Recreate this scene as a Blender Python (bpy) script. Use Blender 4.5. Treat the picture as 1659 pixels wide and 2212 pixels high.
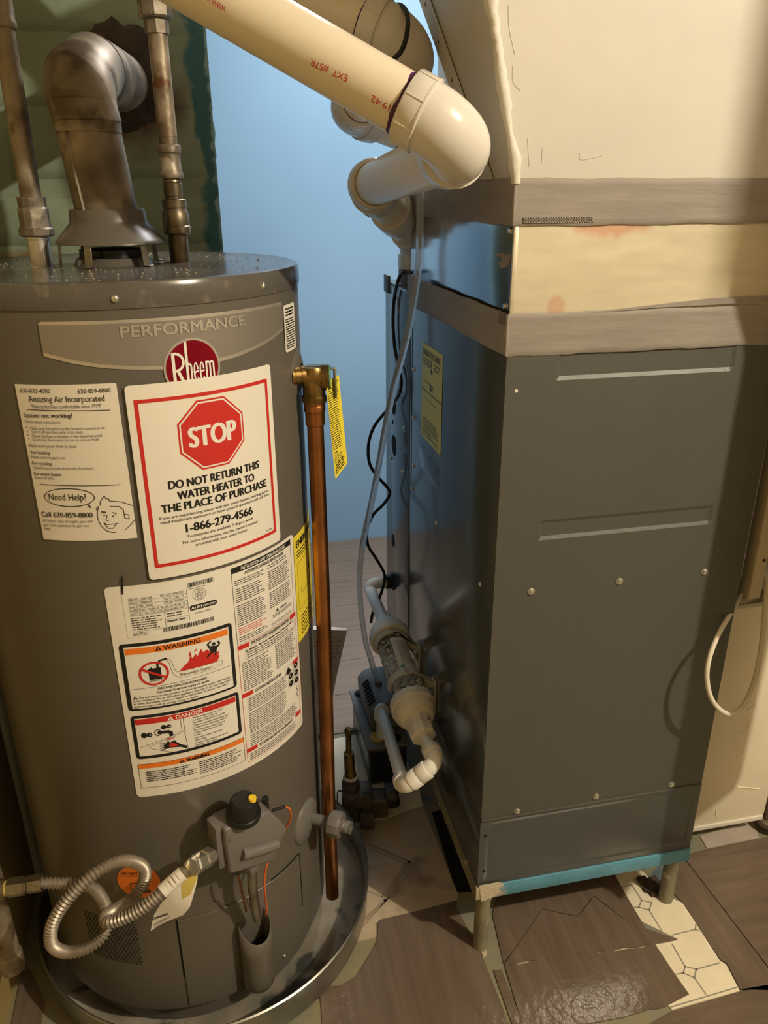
import bpy, bmesh, math, random
from mathutils import Vector as V, Matrix as M, geometry
import numpy as np
random.seed(7)
for o in list(bpy.data.objects): bpy.data.objects.remove(o)
COL = bpy.context.scene.collection
SC = bpy.context.scene

# ---------------------------------------------------------------- camera, world, lights, exposure
AZ = math.radians(11.9); PITCH = math.radians(22.3); ROLL = math.radians(0.3); CH = 1.2; FPX = 1675.0
cam = bpy.data.objects.new('camera', bpy.data.cameras.new('camera')); COL.objects.link(cam)
cam.data.sensor_fit = 'VERTICAL'; cam.data.sensor_height = 36.0
cam.data.lens = FPX / 2212.0 * 36.0; cam.data.clip_start = 0.02
cam.location = (0, 0, CH)
cam.matrix_world = (M.Translation((0, 0, CH)) @ M.Rotation(-AZ, 4, 'Z') @ M.Rotation(math.pi/2 - PITCH, 4, 'X') @ M.Rotation(-ROLL, 4, 'Z'))
SC.camera = cam
wrl = bpy.data.worlds.new('world'); SC.world = wrl; wrl.use_nodes = True
wrl.node_tree.nodes['Background'].inputs[0].default_value = (1.0, 0.8, 0.6, 1)
wrl.node_tree.nodes['Background'].inputs[1].default_value = 0.0
SC.view_settings.view_transform = 'Standard'; SC.view_settings.look = 'None'
SC.view_settings.exposure = 0.0; SC.view_settings.gamma = 1.0; SC.view_settings.use_curve_mapping = False
def lamp(name, kind, loc, watts, col, size, aim=None):
    d = bpy.data.lights.new(name, kind); d.energy = watts; d.color = col
    if kind == 'AREA': d.shape = 'DISK'; d.size = size
    else: d.shadow_soft_size = size
    o = bpy.data.objects.new(name, d); COL.objects.link(o); o.location = loc
    if aim: o.rotation_euler = (V(aim) - V(loc)).to_track_quat('-Z', 'Y').to_euler()
    return o
lamp('ceiling_bulb', 'POINT', (1.42, -0.38, 2.08), 140, (1.0, 0.885, 0.68), 0.022)           # warm basement bulb, right of the camera
lamp('rear_room_lamp', 'AREA', (0.62, 1.86, 2.18), 27, (1.0, 0.98, 0.96), 0.4, (0.60, 2.0, 0))
lamp('rear_fill_light', 'POINT', (0.56, 1.70, 0.72), 9, (1.0, 0.98, 0.96), 0.05)   # added fill below the neutral rear lamp, evens out the blue wall

# ---------------------------------------------------------------- measuring: a point of the survey photo onto a real plane
_c, _s = math.cos(PITCH), math.sin(PITCH)
def ray(px, py):
    u, v = px - 829.5, py - 1106.0; cr, sr = math.cos(ROLL), math.sin(ROLL)
    a = (u*cr - v*sr)/FPX; b = (u*sr + v*cr)/FPX
    x, y, z = a, _c - b*_s, -_s - b*_c
    return V((x*math.cos(AZ) + y*math.sin(AZ), -x*math.sin(AZ) + y*math.cos(AZ), z))
O = V((0, 0, CH))
def PZ(px, py, z=0.0): r = ray(px, py); return O + r*((z - CH)/r.z)
def PY(px, py, y): r = ray(px, py); return O + r*(y/r.y)
def PX(px, py, x): r = ray(px, py); return O + r*(x/r.x)
def PN(px, py, p0, n): r = ray(px, py); return O + r*((V(p0) - O).dot(n)/r.dot(n))
TX, TY, TR = -0.121, 1.085, 0.231                              # heater axis and jacket radius
def SZ(px, py, rad=TR):
    r = ray(px, py); a = r.x**2 + r.y**2; b = -2*(r.x*TX + r.y*TY); c = TX*TX + TY*TY - rad*rad
    d = max(b*b - 4*a*c, 0); t = (-b - math.sqrt(d))/2/a; p = O + r*t
    return TR*math.atan2(p.x - TX, -(p.y - TY)), p.z
def CY(s, z, dr=0.0): th = s/TR; return V((TX + (TR + dr)*math.sin(th), TY - (TR + dr)*math.cos(th), z))
def CN(s): th = s/TR; return V((math.sin(th), -math.cos(th), 0)), V((math.cos(th), math.sin(th), 0))

# ---------------------------------------------------------------- materials
def mat(name, col, rough=0.5, metal=0.0, var=0.0, vscale=8.0, col2=None, bump=0.0, bscale=60.0, bdist=0.002, spec=0.5, wear=None, wscale=20, wpos=0.6, wwid=0.06, stretch=None, trans=0.0, ior=1.45, alpha=1.0, coat=0.0, detail=4, rvar=0.0, aniso=0.0):
    m = bpy.data.materials.new(name); m.use_nodes = True; nt = m.node_tree; N = nt.nodes; L = nt.links
    bs = N['Principled BSDF']
    bs.inputs['Base Color'].default_value = (*col, 1); bs.inputs['Roughness'].default_value = rough
    bs.inputs['Metallic'].default_value = metal; bs.inputs['Specular IOR Level'].default_value = spec
    bs.inputs['Transmission Weight'].default_value = trans; bs.inputs['IOR'].default_value = ior
    bs.inputs['Coat Weight'].default_value = coat; bs.inputs['Anisotropic'].default_value = aniso
    tc = N.new('ShaderNodeTexCoord'); src = tc.outputs['Object']
    if stretch:
        mp = N.new('ShaderNodeMapping'); mp.inputs['Scale'].default_value = stretch; L.new(src, mp.inputs[0]); src = mp.outputs[0]
    cur = None
    if var > 0 or col2:
        n = N.new('ShaderNodeTexNoise'); n.inputs['Scale'].default_value = vscale; n.inputs['Detail'].default_value = detail
        L.new(src, n.inputs['Vector'])
        mx = N.new('ShaderNodeMix'); mx.data_type = 'RGBA'
        c2 = col2 if col2 else tuple(c*(1 - var) for c in col); c1 = col if col2 else tuple(min(1, c*(1 + var*0.6)) for c in col)
        mx.inputs['A'].default_value = (*c1, 1); mx.inputs['B'].default_value = (*c2, 1)
        rp = N.new('ShaderNodeMapRange'); rp.inputs[1].default_value = 0.35; rp.inputs[2].default_value = 0.65
        L.new(n.outputs['Fac'], rp.inputs[0]); L.new(rp.outputs[0], mx.inputs['Factor']); cur = mx.outputs['Result']
    if wear:
        n = N.new('ShaderNodeTexNoise'); n.inputs['Scale'].default_value = wscale; n.inputs['Detail'].default_value = 6
        L.new(tc.outputs['Object'], n.inputs['Vector'])
        rp = N.new('ShaderNodeMapRange'); rp.inputs[1].default_value = wpos; rp.inputs[2].default_value = wpos + wwid
        L.new(n.outputs['Fac'], rp.inputs[0])
        mx = N.new('ShaderNodeMix'); mx.data_type = 'RGBA'; mx.inputs['A'].default_value = (*col, 1); mx.inputs['B'].default_value = (*wear, 1)
        if cur: L.new(cur, mx.inputs['A'])
        L.new(rp.outputs[0], mx.inputs['Factor']); cur = mx.outputs['Result']
    if cur: L.new(cur, bs.inputs['Base Color'])
    if rvar > 0:
        n = N.new('ShaderNodeTexNoise'); n.inputs['Scale'].default_value = 14; n.inputs['Detail'].default_value = 5; L.new(src, n.inputs['Vector'])
        rp = N.new('ShaderNodeMapRange'); rp.inputs[1].default_value = .3; rp.inputs[2].default_value = .7
        rp.inputs[3].default_value = max(0, rough - rvar); rp.inputs[4].default_value = rough + rvar
        L.new(n.outputs['Fac'], rp.inputs[0]); L.new(rp.outputs[0], bs.inputs['Roughness'])
    if bump > 0:
        n = N.new('ShaderNodeTexNoise'); n.inputs['Scale'].default_value = bscale; n.inputs['Detail'].default_value = 3
        L.new(src, n.inputs['Vector'])
        b = N.new('ShaderNodeBump'); b.inputs['Strength'].default_value = bump; b.inputs['Distance'].default_value = bdist
        L.new(n.outputs['Fac'], b.inputs['Height']); L.new(b.outputs[0], bs.inputs['Normal'])
    m['x'] = 1
    return m
def pos_mask(m, axis, a, b, colr, scale=30, amt=0.5):
    """blend a second real colour in where object coordinate runs from a to b, with a ragged noisy front"""
    nt = m.node_tree; N = nt.nodes; L = nt.links; bs = N['Principled BSDF']
    tc = N.new('ShaderNodeTexCoord'); sx = N.new('ShaderNodeSeparateXYZ'); L.new(tc.outputs['Object'], sx.inputs[0])
    n = N.new('ShaderNodeTexNoise'); n.inputs['Scale'].default_value = scale; n.inputs['Detail'].default_value = 7; L.new(tc.outputs['Object'], n.inputs['Vector'])
    r1 = N.new('ShaderNodeMapRange'); r1.inputs[1].default_value = a; r1.inputs[2].default_value = b; L.new(sx.outputs[axis], r1.inputs[0])
    ad = N.new('ShaderNodeMath'); ad.operation = 'MULTIPLY_ADD'; L.new(n.outputs['Fac'], ad.inputs[0]); ad.inputs[1].default_value = amt*2; L.new(r1.outputs[0], ad.inputs[2])
    r2 = N.new('ShaderNodeMapRange'); r2.inputs[1].default_value = 0.5 + amt; r2.inputs[2].default_value = 0.62 + amt; L.new(ad.outputs[0], r2.inputs[0])
    mx = N.new('ShaderNodeMix'); mx.data_type = 'RGBA'; mx.inputs['B'].default_value = (*colr, 1)
    inp = bs.inputs['Base Color']
    if inp.is_linked: L.new(inp.links[0].from_socket, mx.inputs['A'])
    else: mx.inputs['A'].default_value = inp.default_value
    L.new(r2.outputs[0], mx.inputs['Factor']); L.new(mx.outputs['Result'], inp)
def spot(m, center, rad, colr, scale=60, strength=1.0, stretch=(1, 1, 1)):
    """a stain with its own shape"""
    nt = m.node_tree; N = nt.nodes; L = nt.links; bs = N['Principled BSDF']
    tc = N.new('ShaderNodeTexCoord'); mp = N.new('ShaderNodeMapping'); mp.vector_type = 'POINT'
    mp.inputs['Location'].default_value = tuple(-c*q for c, q in zip(center, stretch)); mp.inputs['Scale'].default_value = stretch
    L.new(tc.outputs['Object'], mp.inputs[0])
    ln = N.new('ShaderNodeVectorMath'); ln.operation = 'LENGTH'; L.new(mp.outputs[0], ln.inputs[0])
    n = N.new('ShaderNodeTexNoise'); n.inputs['Scale'].default_value = scale; n.inputs['Detail'].default_value = 6; L.new(tc.outputs['Object'], n.inputs['Vector'])
    r1 = N.new('ShaderNodeMapRange'); r1.inputs[1].default_value = rad; r1.inputs[2].default_value = 0.0; L.new(ln.outputs['Value'], r1.inputs[0])
    mu = N.new('ShaderNodeMath'); mu.operation = 'MULTIPLY'; L.new(r1.outputs[0], mu.inputs[0]); L.new(n.outputs['Fac'], mu.inputs[1])
    r2 = N.new('ShaderNodeMapRange'); r2.inputs[1].default_value = 0.14; r2.inputs[2].default_value = 0.3; r2.inputs[4].default_value = strength; L.new(mu.outputs[0], r2.inputs[0])
    mx = N.new('ShaderNodeMix'); mx.data_type = 'RGBA'; mx.inputs['B'].default_value = (*colr, 1)
    inp = bs.inputs['Base Color']
    if inp.is_linked: L.new(inp.links[0].from_socket, mx.inputs['A'])
    else: mx.inputs['A'].default_value = inp.default_value
    L.new(r2.outputs[0], mx.inputs['Factor']); L.new(mx.outputs['Result'], inp)

MT = dict(
 tank=mat('tank_paint', (.122, .109, .090), .33, var=.05, vscale=6, spec=.5),
 tanktop=mat('tank_top_paint', (.105, .096, .083), .20, wear=(.17, .145, .115), wscale=60, wpos=.58, wwid=.12, spec=.5),
 furnace=mat('furnace_paint', (.070, .069, .060), .50, bump=.32, bscale=300, bdist=.001, spec=1.0, rvar=.04),
 furnace_side=mat('furnace_side_paint', (.062, .066, .064), .17, bump=.05, bscale=150, bdist=.0004, spec=1.0),
 cream=mat('cream_wall_paint', (.60, .565, .505), .5, var=.05, vscale=7, bump=.25, bscale=28, bdist=.002),
 creambox=mat('cream_box_paint', (.82, .74, .58), .5, var=.05, vscale=7, bump=.25, bscale=28, bdist=.002),
 caulk=mat('white_caulk', (.72, .68, .60), .6, bump=.5, bscale=90, bdist=.003),
 mastic=mat('grey_duct_mastic', (.29, .255, .225), .62, var=.10, vscale=9, stretch=(1, 1, 5), bump=.45, bscale=22, bdist=.002),
 galv_lamplit=mat('galvanized_lamplit', (.80, .72, .54), .38, .45, var=.06, vscale=20, stretch=(1, 1, 4), rvar=.05),  # same steel as the side, warm lamp reflection put into its yellow
 galvside=mat('bright_galvanized_side', (.66, .69, .72), .16, 1.0, var=.03, vscale=6),
 galv_dull=mat('dull_galvanized', (.34, .32, .28), .38, 1.0, var=.35, vscale=18, rvar=.12),
 flue=mat('weathered_flue_steel', (.25, .205, .15), .50, .45, var=.5, vscale=16, wear=(.105, .08, .055), wscale=24, wpos=.50, wwid=.12, bump=.25, bscale=60),
 pvc=mat('cream_pvc', (.84, .75, .60), .32, var=.04, vscale=5),
 pvcf=mat('white_pvc_fitting', (.72, .68, .62), .24),
 pvcb=mat('white_pvc_drain', (.84, .81, .74), .36, var=.06, vscale=20),
 purple=mat('purple_primer', (.075, .018, .085), .4),
 redink=mat('red_ink', (.56, .025, .018), .5), orangeink=mat('orange_ink', (.82, .20, .02), .5),
 black_ink=mat('black_ink', (.012, .011, .011), .5), grey_ink=mat('grey_ink', (.13, .12, .11), .55),
 white_ink=mat('white_ink', (.80, .77, .70), .5), deepred=mat('deep_red_foil', (.42, .012, .035), .22, .75),
 silver=mat('silver_foil', (.62, .58, .51), .36, .7), foil=mat('brushed_grey_foil', (.30, .27, .235), .42, .5),
 paper=mat('label_paper', (.80, .755, .67), .45, var=.02, vscale=9), paper2=mat('plain_paper', (.77, .715, .62), .7),
 yellow=mat('yellow_label', (.80, .66, .06), .45), yellow2=mat('faded_yellow_label', (.76, .72, .20), .5),
 copper=mat('old_copper', (.46, .19, .075), .33, 1.0, var=.35, vscale=16),
 brass=mat('aged_brass', (.34, .22, .075), .36, 1.0, var=.4, vscale=40),
 steel=mat('worn_steel', (.42, .39, .34), .32, 1.0, var=.35, vscale=45),
 zinc=mat('zinc_screw', (.70, .67, .61), .30, .9),
 black=mat('black_plastic', (.012, .012, .013), .3), blackrub=mat('black_rubber_cable', (.009, .009, .010), .38),
 dark=mat('dark_void', (.006, .006, .006), .9),
 hose=mat('coated_steel_hose', (.36, .31, .25), .42, .55, var=.15, vscale=30),
 grey=mat('grey_plastic', (.16, .15, .14), .4), pumpgrey=mat('pump_grey_plastic', (.165, .165, .155), .42),
 wirew=mat('white_cable', (.72, .66, .55), .45), orangew=mat('orange_wire', (.80, .16, .03), .4),
 rust=mat('rusty_pipe', (.15, .11, .07), .5, .45, col2=(.36, .30, .22), vscale=30, wear=(.13, .058, .026), wscale=26, wpos=.57, wwid=.08, bump=.6, bscale=70),
 fitting=mat('corroded_fitting', (.28, .24, .19), .5, .5, col2=(.15, .12, .085), vscale=40, wear=(.42, .37, .29), wscale=30, wpos=.58, bump=.5, bscale=80),
 bronze=mat('dark_bronze_fitting', (.20, .165, .11), .4, .8, var=.4, vscale=40),
 legpaint=mat('flaking_leg_paint', (.22, .205, .135), .55, var=.25, vscale=30, wear=(.50, .44, .33), wscale=26, wpos=.62, bump=.4, bscale=60),
 bluepaint=mat('teal_blue_enamel', (.11, .31, .44), .45, var=.1, vscale=30),
 chip=mat('chipped_white_paint', (.58, .50, .38), .7, bump=.8, bscale=120),
 bluewall=mat('blue_wall_paint', (.245, .415, .585), .5, var=.03, vscale=3, bump=.25, bscale=10, bdist=.003),
 greenwall=mat('green_brick_paint', (.27, .33, .245), .40, col2=(.22, .28, .205), vscale=5, wear=(.13, .10, .07), wscale=9, wpos=.69, wwid=.05, bump=.5, bscale=22, bdist=.006),
 soot=mat('crumbled_sooty_mortar', (.085, .062, .048), .9, col2=(.05, .04, .032), vscale=40, bump=1.0, bscale=70, bdist=.006),
 tan=mat('tan_wall_paint', (.40, .30, .12), .6, var=.1, vscale=8),
 base=mat('bare_painted_concrete', (.27, .235, .13), .6, col2=(.22, .22, .17), vscale=11, wear=(.10, .14, .17), wscale=10, wpos=.62, wwid=.03, bump=.3, bscale=40),
 ceil=mat('basement_ceiling', (.38, .33, .26), .8), roomwall=mat('basement_wall', (.30, .25, .185), .8), brownwall=mat('brown_partition', (.10, .075, .05), .8),
 tile=mat('beige_vinyl_tile', (.50, .41, .295), .38, var=.12, vscale=13, wear=(.30, .235, .165), wscale=12, wpos=.55, wwid=.12),
 octa=mat('cream_vinyl_tile', (.86, .78, .60), .32, var=.05, vscale=20, wear=(.34, .29, .20), wscale=40, wpos=.70, wwid=.05),
 octline=mat('grey_tile_line', (.30, .28, .23), .4), tileline=mat('tile_pattern_line', (.33, .265, .19), .4),
 greytile=mat('pale_grey_tile', (.44, .38, .33), .5, var=.1, vscale=20),
 pan=mat('galvanized_pan', (.36, .35, .32), .34, .9, var=.3, vscale=10),
 pandirt=mat('dirty_pan_floor', (.36, .325, .265), .7, col2=(.20, .185, .15), vscale=14, wear=(.055, .06, .058), wscale=9, wpos=.55, wwid=.05, bump=.5, bscale=50),
 glass=mat('clear_vinyl', (.90, .92, .94), .12, trans=.82, ior=1.08),
 clear=mat('clear_acrylic_tube', (.96, .97, .98), .06, trans=.96, ior=1.04),
 pebble=mat('limestone_chips', (.80, .83, .84), .8, var=.2, vscale=30),
 wood=mat('post_paint', (.55, .47, .36), .45, var=.05), crumbs=mat('pale_grit', (.42, .38, .31), .9),
 fadedred=mat('faded_red_ink', (.62, .24, .21), .6),
 sleeve=mat('printed_paper_sleeve', (.74, .64, .58), .6), whiteplastic=mat('off_white_plastic', (.62, .56, .43), .42),
 oldmetal=mat('grimy_cast_aluminium', (.14, .12, .10), .55, .6, var=.4, vscale=50),
 green=mat('green_disc', (.10, .32, .20), .45), yelbtn=mat('yellow_button', (.85, .60, .04), .4),
 yelcord=mat('yellow_fitting_dope', (.55, .42, .10), .5),
)
def plank_mat(name, ang, c1=(.172, .128, .095), c2=(.128, .095, .070), rough=.19):
    m = mat(name, c1, rough, bump=.55, bscale=85, bdist=.0022, rvar=.05)
    nt = m.node_tree; N = nt.nodes; L = nt.links; bs = N['Principled BSDF']
    tc = N.new('ShaderNodeTexCoord'); mp = N.new('ShaderNodeMapping'); mp.inputs['Rotation'].default_value = (0, 0, ang)
    mp2 = N.new('ShaderNodeMapping'); mp2.inputs['Scale'].default_value = (38, 3.2, 1)
    L.new(tc.outputs['Object'], mp.inputs[0]); L.new(mp.outputs[0], mp2.inputs[0])
    n = N.new('ShaderNodeTexNoise'); n.inputs['Scale'].default_value = 1.7; n.inputs['Detail'].default_value = 6; n.inputs['Distortion'].default_value = .4; L.new(mp2.outputs[0], n.inputs['Vector'])
    rp = N.new('ShaderNodeMapRange'); rp.inputs[1].default_value = .35; rp.inputs[2].default_value = .68; L.new(n.outputs['Fac'], rp.inputs[0])
    mx = N.new('ShaderNodeMix'); mx.data_type = 'RGBA'; mx.inputs['A'].default_value = (*c1, 1); mx.inputs['B'].default_value = (*c2, 1)
    L.new(rp.outputs[0], mx.inputs['Factor']); L.new(mx.outputs['Result'], bs.inputs['Base Color'])
    return m
MT['plank'] = plank_mat('dark_vinyl_plank', 0.0); MT['plank2'] = plank_mat('dark_vinyl_plank_cross', math.pi/2)
MT['plankback'] = plank_mat('brown_vinyl_plank', math.pi/2, (.215, .165, .125), (.175, .132, .102), .5)

# ---------------------------------------------------------------- mesh builder
def frame(a):
    a = V(a).normalized(); h = V((0, 0, 1)) if abs(a.z) < .9 else V((1, 0, 0))
    u = h.cross(a).normalized(); return u, a.cross(u)
def catmull(pts, n=8):
    pts = [V(p) for p in pts]; out = []; P = [pts[0]*2 - pts[1]] + pts + [pts[-1]*2 - pts[-2]]
    for i in range(1, len(P) - 2):
        for k in range(n):
            t = k/n; a, b, c, d = P[i-1], P[i], P[i+1], P[i+2]
            out.append(.5*((2*b) + (c - a)*t + (2*a - 5*b + 4*c - d)*t*t + (3*b - a - 3*c + d)*t**3))
    out.append(pts[-1]); return out
def fillet(pts, r, n=10):
    pts = [V(p) for p in pts]; out = [pts[0]]
    for i in range(1, len(pts) - 1):
        a, b, c = pts[i-1], pts[i], pts[i+1]; d1 = (a - b).normalized(); d2 = (c - b).normalized()
        ang = d1.angle(d2); t = r/math.tan(ang/2); p0 = b + d1*t; p1 = b + d2*t
        cen = b + (d1 + d2).normalized()*(r/math.sin(ang/2)); v0 = p0 - cen; v1 = p1 - cen; tot = v0.angle(v1)
        for k in range(n + 1):
            f = k/n; out.append(cen + (v0*math.sin((1 - f)*tot) + v1*math.sin(f*tot))/math.sin(tot))
    out.append(pts[-1]); return out
class MB:
    def __init__(s): s.v = []; s.f = []; s.m = []
    def add(s, vs, fs, mi=0):
        o = len(s.v); s.v += [tuple(v) for v in vs]; s.f += [tuple(i + o for i in f) for f in fs]; s.m += [mi]*len(fs); return s
    def box(s, x0, x1, y0, y1, z0, z1, mi=0):
        return s.add([(x0,y0,z0),(x1,y0,z0),(x1,y1,z0),(x0,y1,z0),(x0,y0,z1),(x1,y0,z1),(x1,y1,z1),(x0,y1,z1)],
                     [(0,3,2,1),(4,5,6,7),(0,1,5,4),(1,2,6,5),(2,3,7,6),(3,0,4,7)], mi)
    def obox(s, c, a, b, d, mi=0):
        c, a, b, d = V(c), V(a), V(b), V(d)
        if a.cross(b).dot(d) < 0: a = -a
        vs = [c + a*i + b*j + d*k for k in (-1, 1) for (i, j) in ((-1,-1),(1,-1),(1,1),(-1,1))]
        return s.add(vs, [(0,3,2,1),(4,5,6,7),(0,1,5,4),(1,2,6,5),(2,3,7,6),(3,0,4,7)], mi)
    def tube(s, pts, r, n=16, mi=0, cap=True):
        pts = [V(p) for p in pts]; k = len(pts); rs = r if hasattr(r, '__len__') else [r]*k
        t = [(pts[min(i+1, k-1)] - pts[max(i-1, 0)]).normalized() for i in range(k)]
        u, w = frame(t[0]); vs = []
        for i in range(k):
            if i:
                ax = t[i-1].cross(t[i])
                if ax.length > 1e-7: u = (M.Rotation(t[i-1].angle(t[i]), 3, ax.normalized()) @ u)
                u = (u - t[i]*u.dot(t[i])).normalized()
            w = t[i].cross(u)
            for j in range(n):
                a = 2*math.pi*j/n; vs.append(pts[i] + (u*math.cos(a) + w*math.sin(a))*rs[i])
        fs = [(i*n + j, i*n + (j+1) % n, (i+1)*n + (j+1) % n, (i+1)*n + j) for i in range(k-1) for j in range(n)]
        if cap: fs += [tuple(range(n-1, -1, -1)), tuple((k-1)*n + j for j in range(n))]
        return s.add(vs, fs, mi)
    def cyl(s, p0, p1, r, r1=None, n=24, mi=0, cap=True): return s.tube([p0, p1], [r, r if r1 is None else r1], n, mi, cap)
    def lathe(s, prof, o=(0,0,0), ax=(0,0,1), n=32, mi=0):
        o = V(o); ax = V(ax).normalized(); u, w = frame(ax); k = len(prof); vs = []; fs = []
        for (r, h) in prof:
            for j in range(n):
                a = 2*math.pi*j/n; vs.append(o + ax*h + (u*math.cos(a) + w*math.sin(a))*max(r, 1e-5))
        for i in range(k-1):
            for j in range(n): fs.append((i*n + j, i*n + (j+1) % n, (i+1)*n + (j+1) % n, (i+1)*n + j))
        return s.add(vs, fs, mi)
    def prism(s, poly, z0, z1, mi=0, mp=None):
        n = len(poly); ar = sum(poly[i][0]*poly[(i+1) % n][1] - poly[(i+1) % n][0]*poly[i][1] for i in range(n))
        if ar < 0: poly = poly[::-1]
        mp = mp or (lambda x, y, z: (x, y, z))
        vs = [mp(p[0], p[1], z0) for p in poly] + [mp(p[0], p[1], z1) for p in poly]
        tri = geometry.tessellate_polygon([[V((p[0], p[1], 0)) for p in poly]])
        fs = []
        for t in tri:
            a, b, c = (V((*poly[i][:2], 0)) for i in t)
            if (b - a).cross(c - a).z < 0: t = (t[0], t[2], t[1])
            fs.append((t[0] + n, t[1] + n, t[2] + n)); fs.append((t[0], t[2], t[1]))
        fs += [(i, (i+1) % n, (i+1) % n + n, i + n) for i in range(n)]
        return s.add(vs, fs, mi)
    def build(s, name, mats, parent=None, bevel=0.0, seg=2, angle=38, smooth=True):
        me = bpy.data.meshes.new(name); me.from_pydata(s.v, [], s.f); me.validate()
        for m in (mats if isinstance(mats, (list, tuple)) else [mats]): me.materials.append(MT[m] if isinstance(m, str) else m)
        if len(me.polygons) == len(s.m): me.polygons.foreach_set('material_index', s.m)
        bm = bmesh.new(); bm.from_mesh(me); bmesh.ops.recalc_face_normals(bm, faces=bm.faces)
        if bevel > 0:
            es = [e for e in bm.edges if len(e.link_faces) == 2 and e.calc_face_angle(0) > math.radians(35)]
            bmesh.ops.bevel(bm, geom=es, offset=bevel, segments=seg, affect='EDGES', profile=.5, clamp_overlap=True)
        bm.to_mesh(me); bm.free()
        if smooth:
            me.polygons.foreach_set('use_smooth', [True]*len(me.polygons)); me.set_sharp_from_angle(angle=math.radians(angle))
        o = bpy.data.objects.new(name, me); COL.objects.link(o)
        if parent:
            o.parent = parent; o.matrix_parent_inverse = parent_world(parent).inverted()
        return o
def parent_world(o):
    m = M.Translation(o.location)
    return parent_world(o.parent) @ o.matrix_parent_inverse @ m if o.parent else m
def thing(name, label, cat, loc=(0, 0, 0), group=None):
    o = bpy.data.objects.new(name, None); COL.objects.link(o); o.location = loc; o.empty_display_size = .05
    return tag(o, label, cat, group)
def tag(o, label=None, cat=None, group=None, kind=None):
    if label: o['label'] = label
    if cat: o['category'] = cat
    if group: o['group'] = group
    if kind: o['kind'] = kind
    return o

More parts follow.
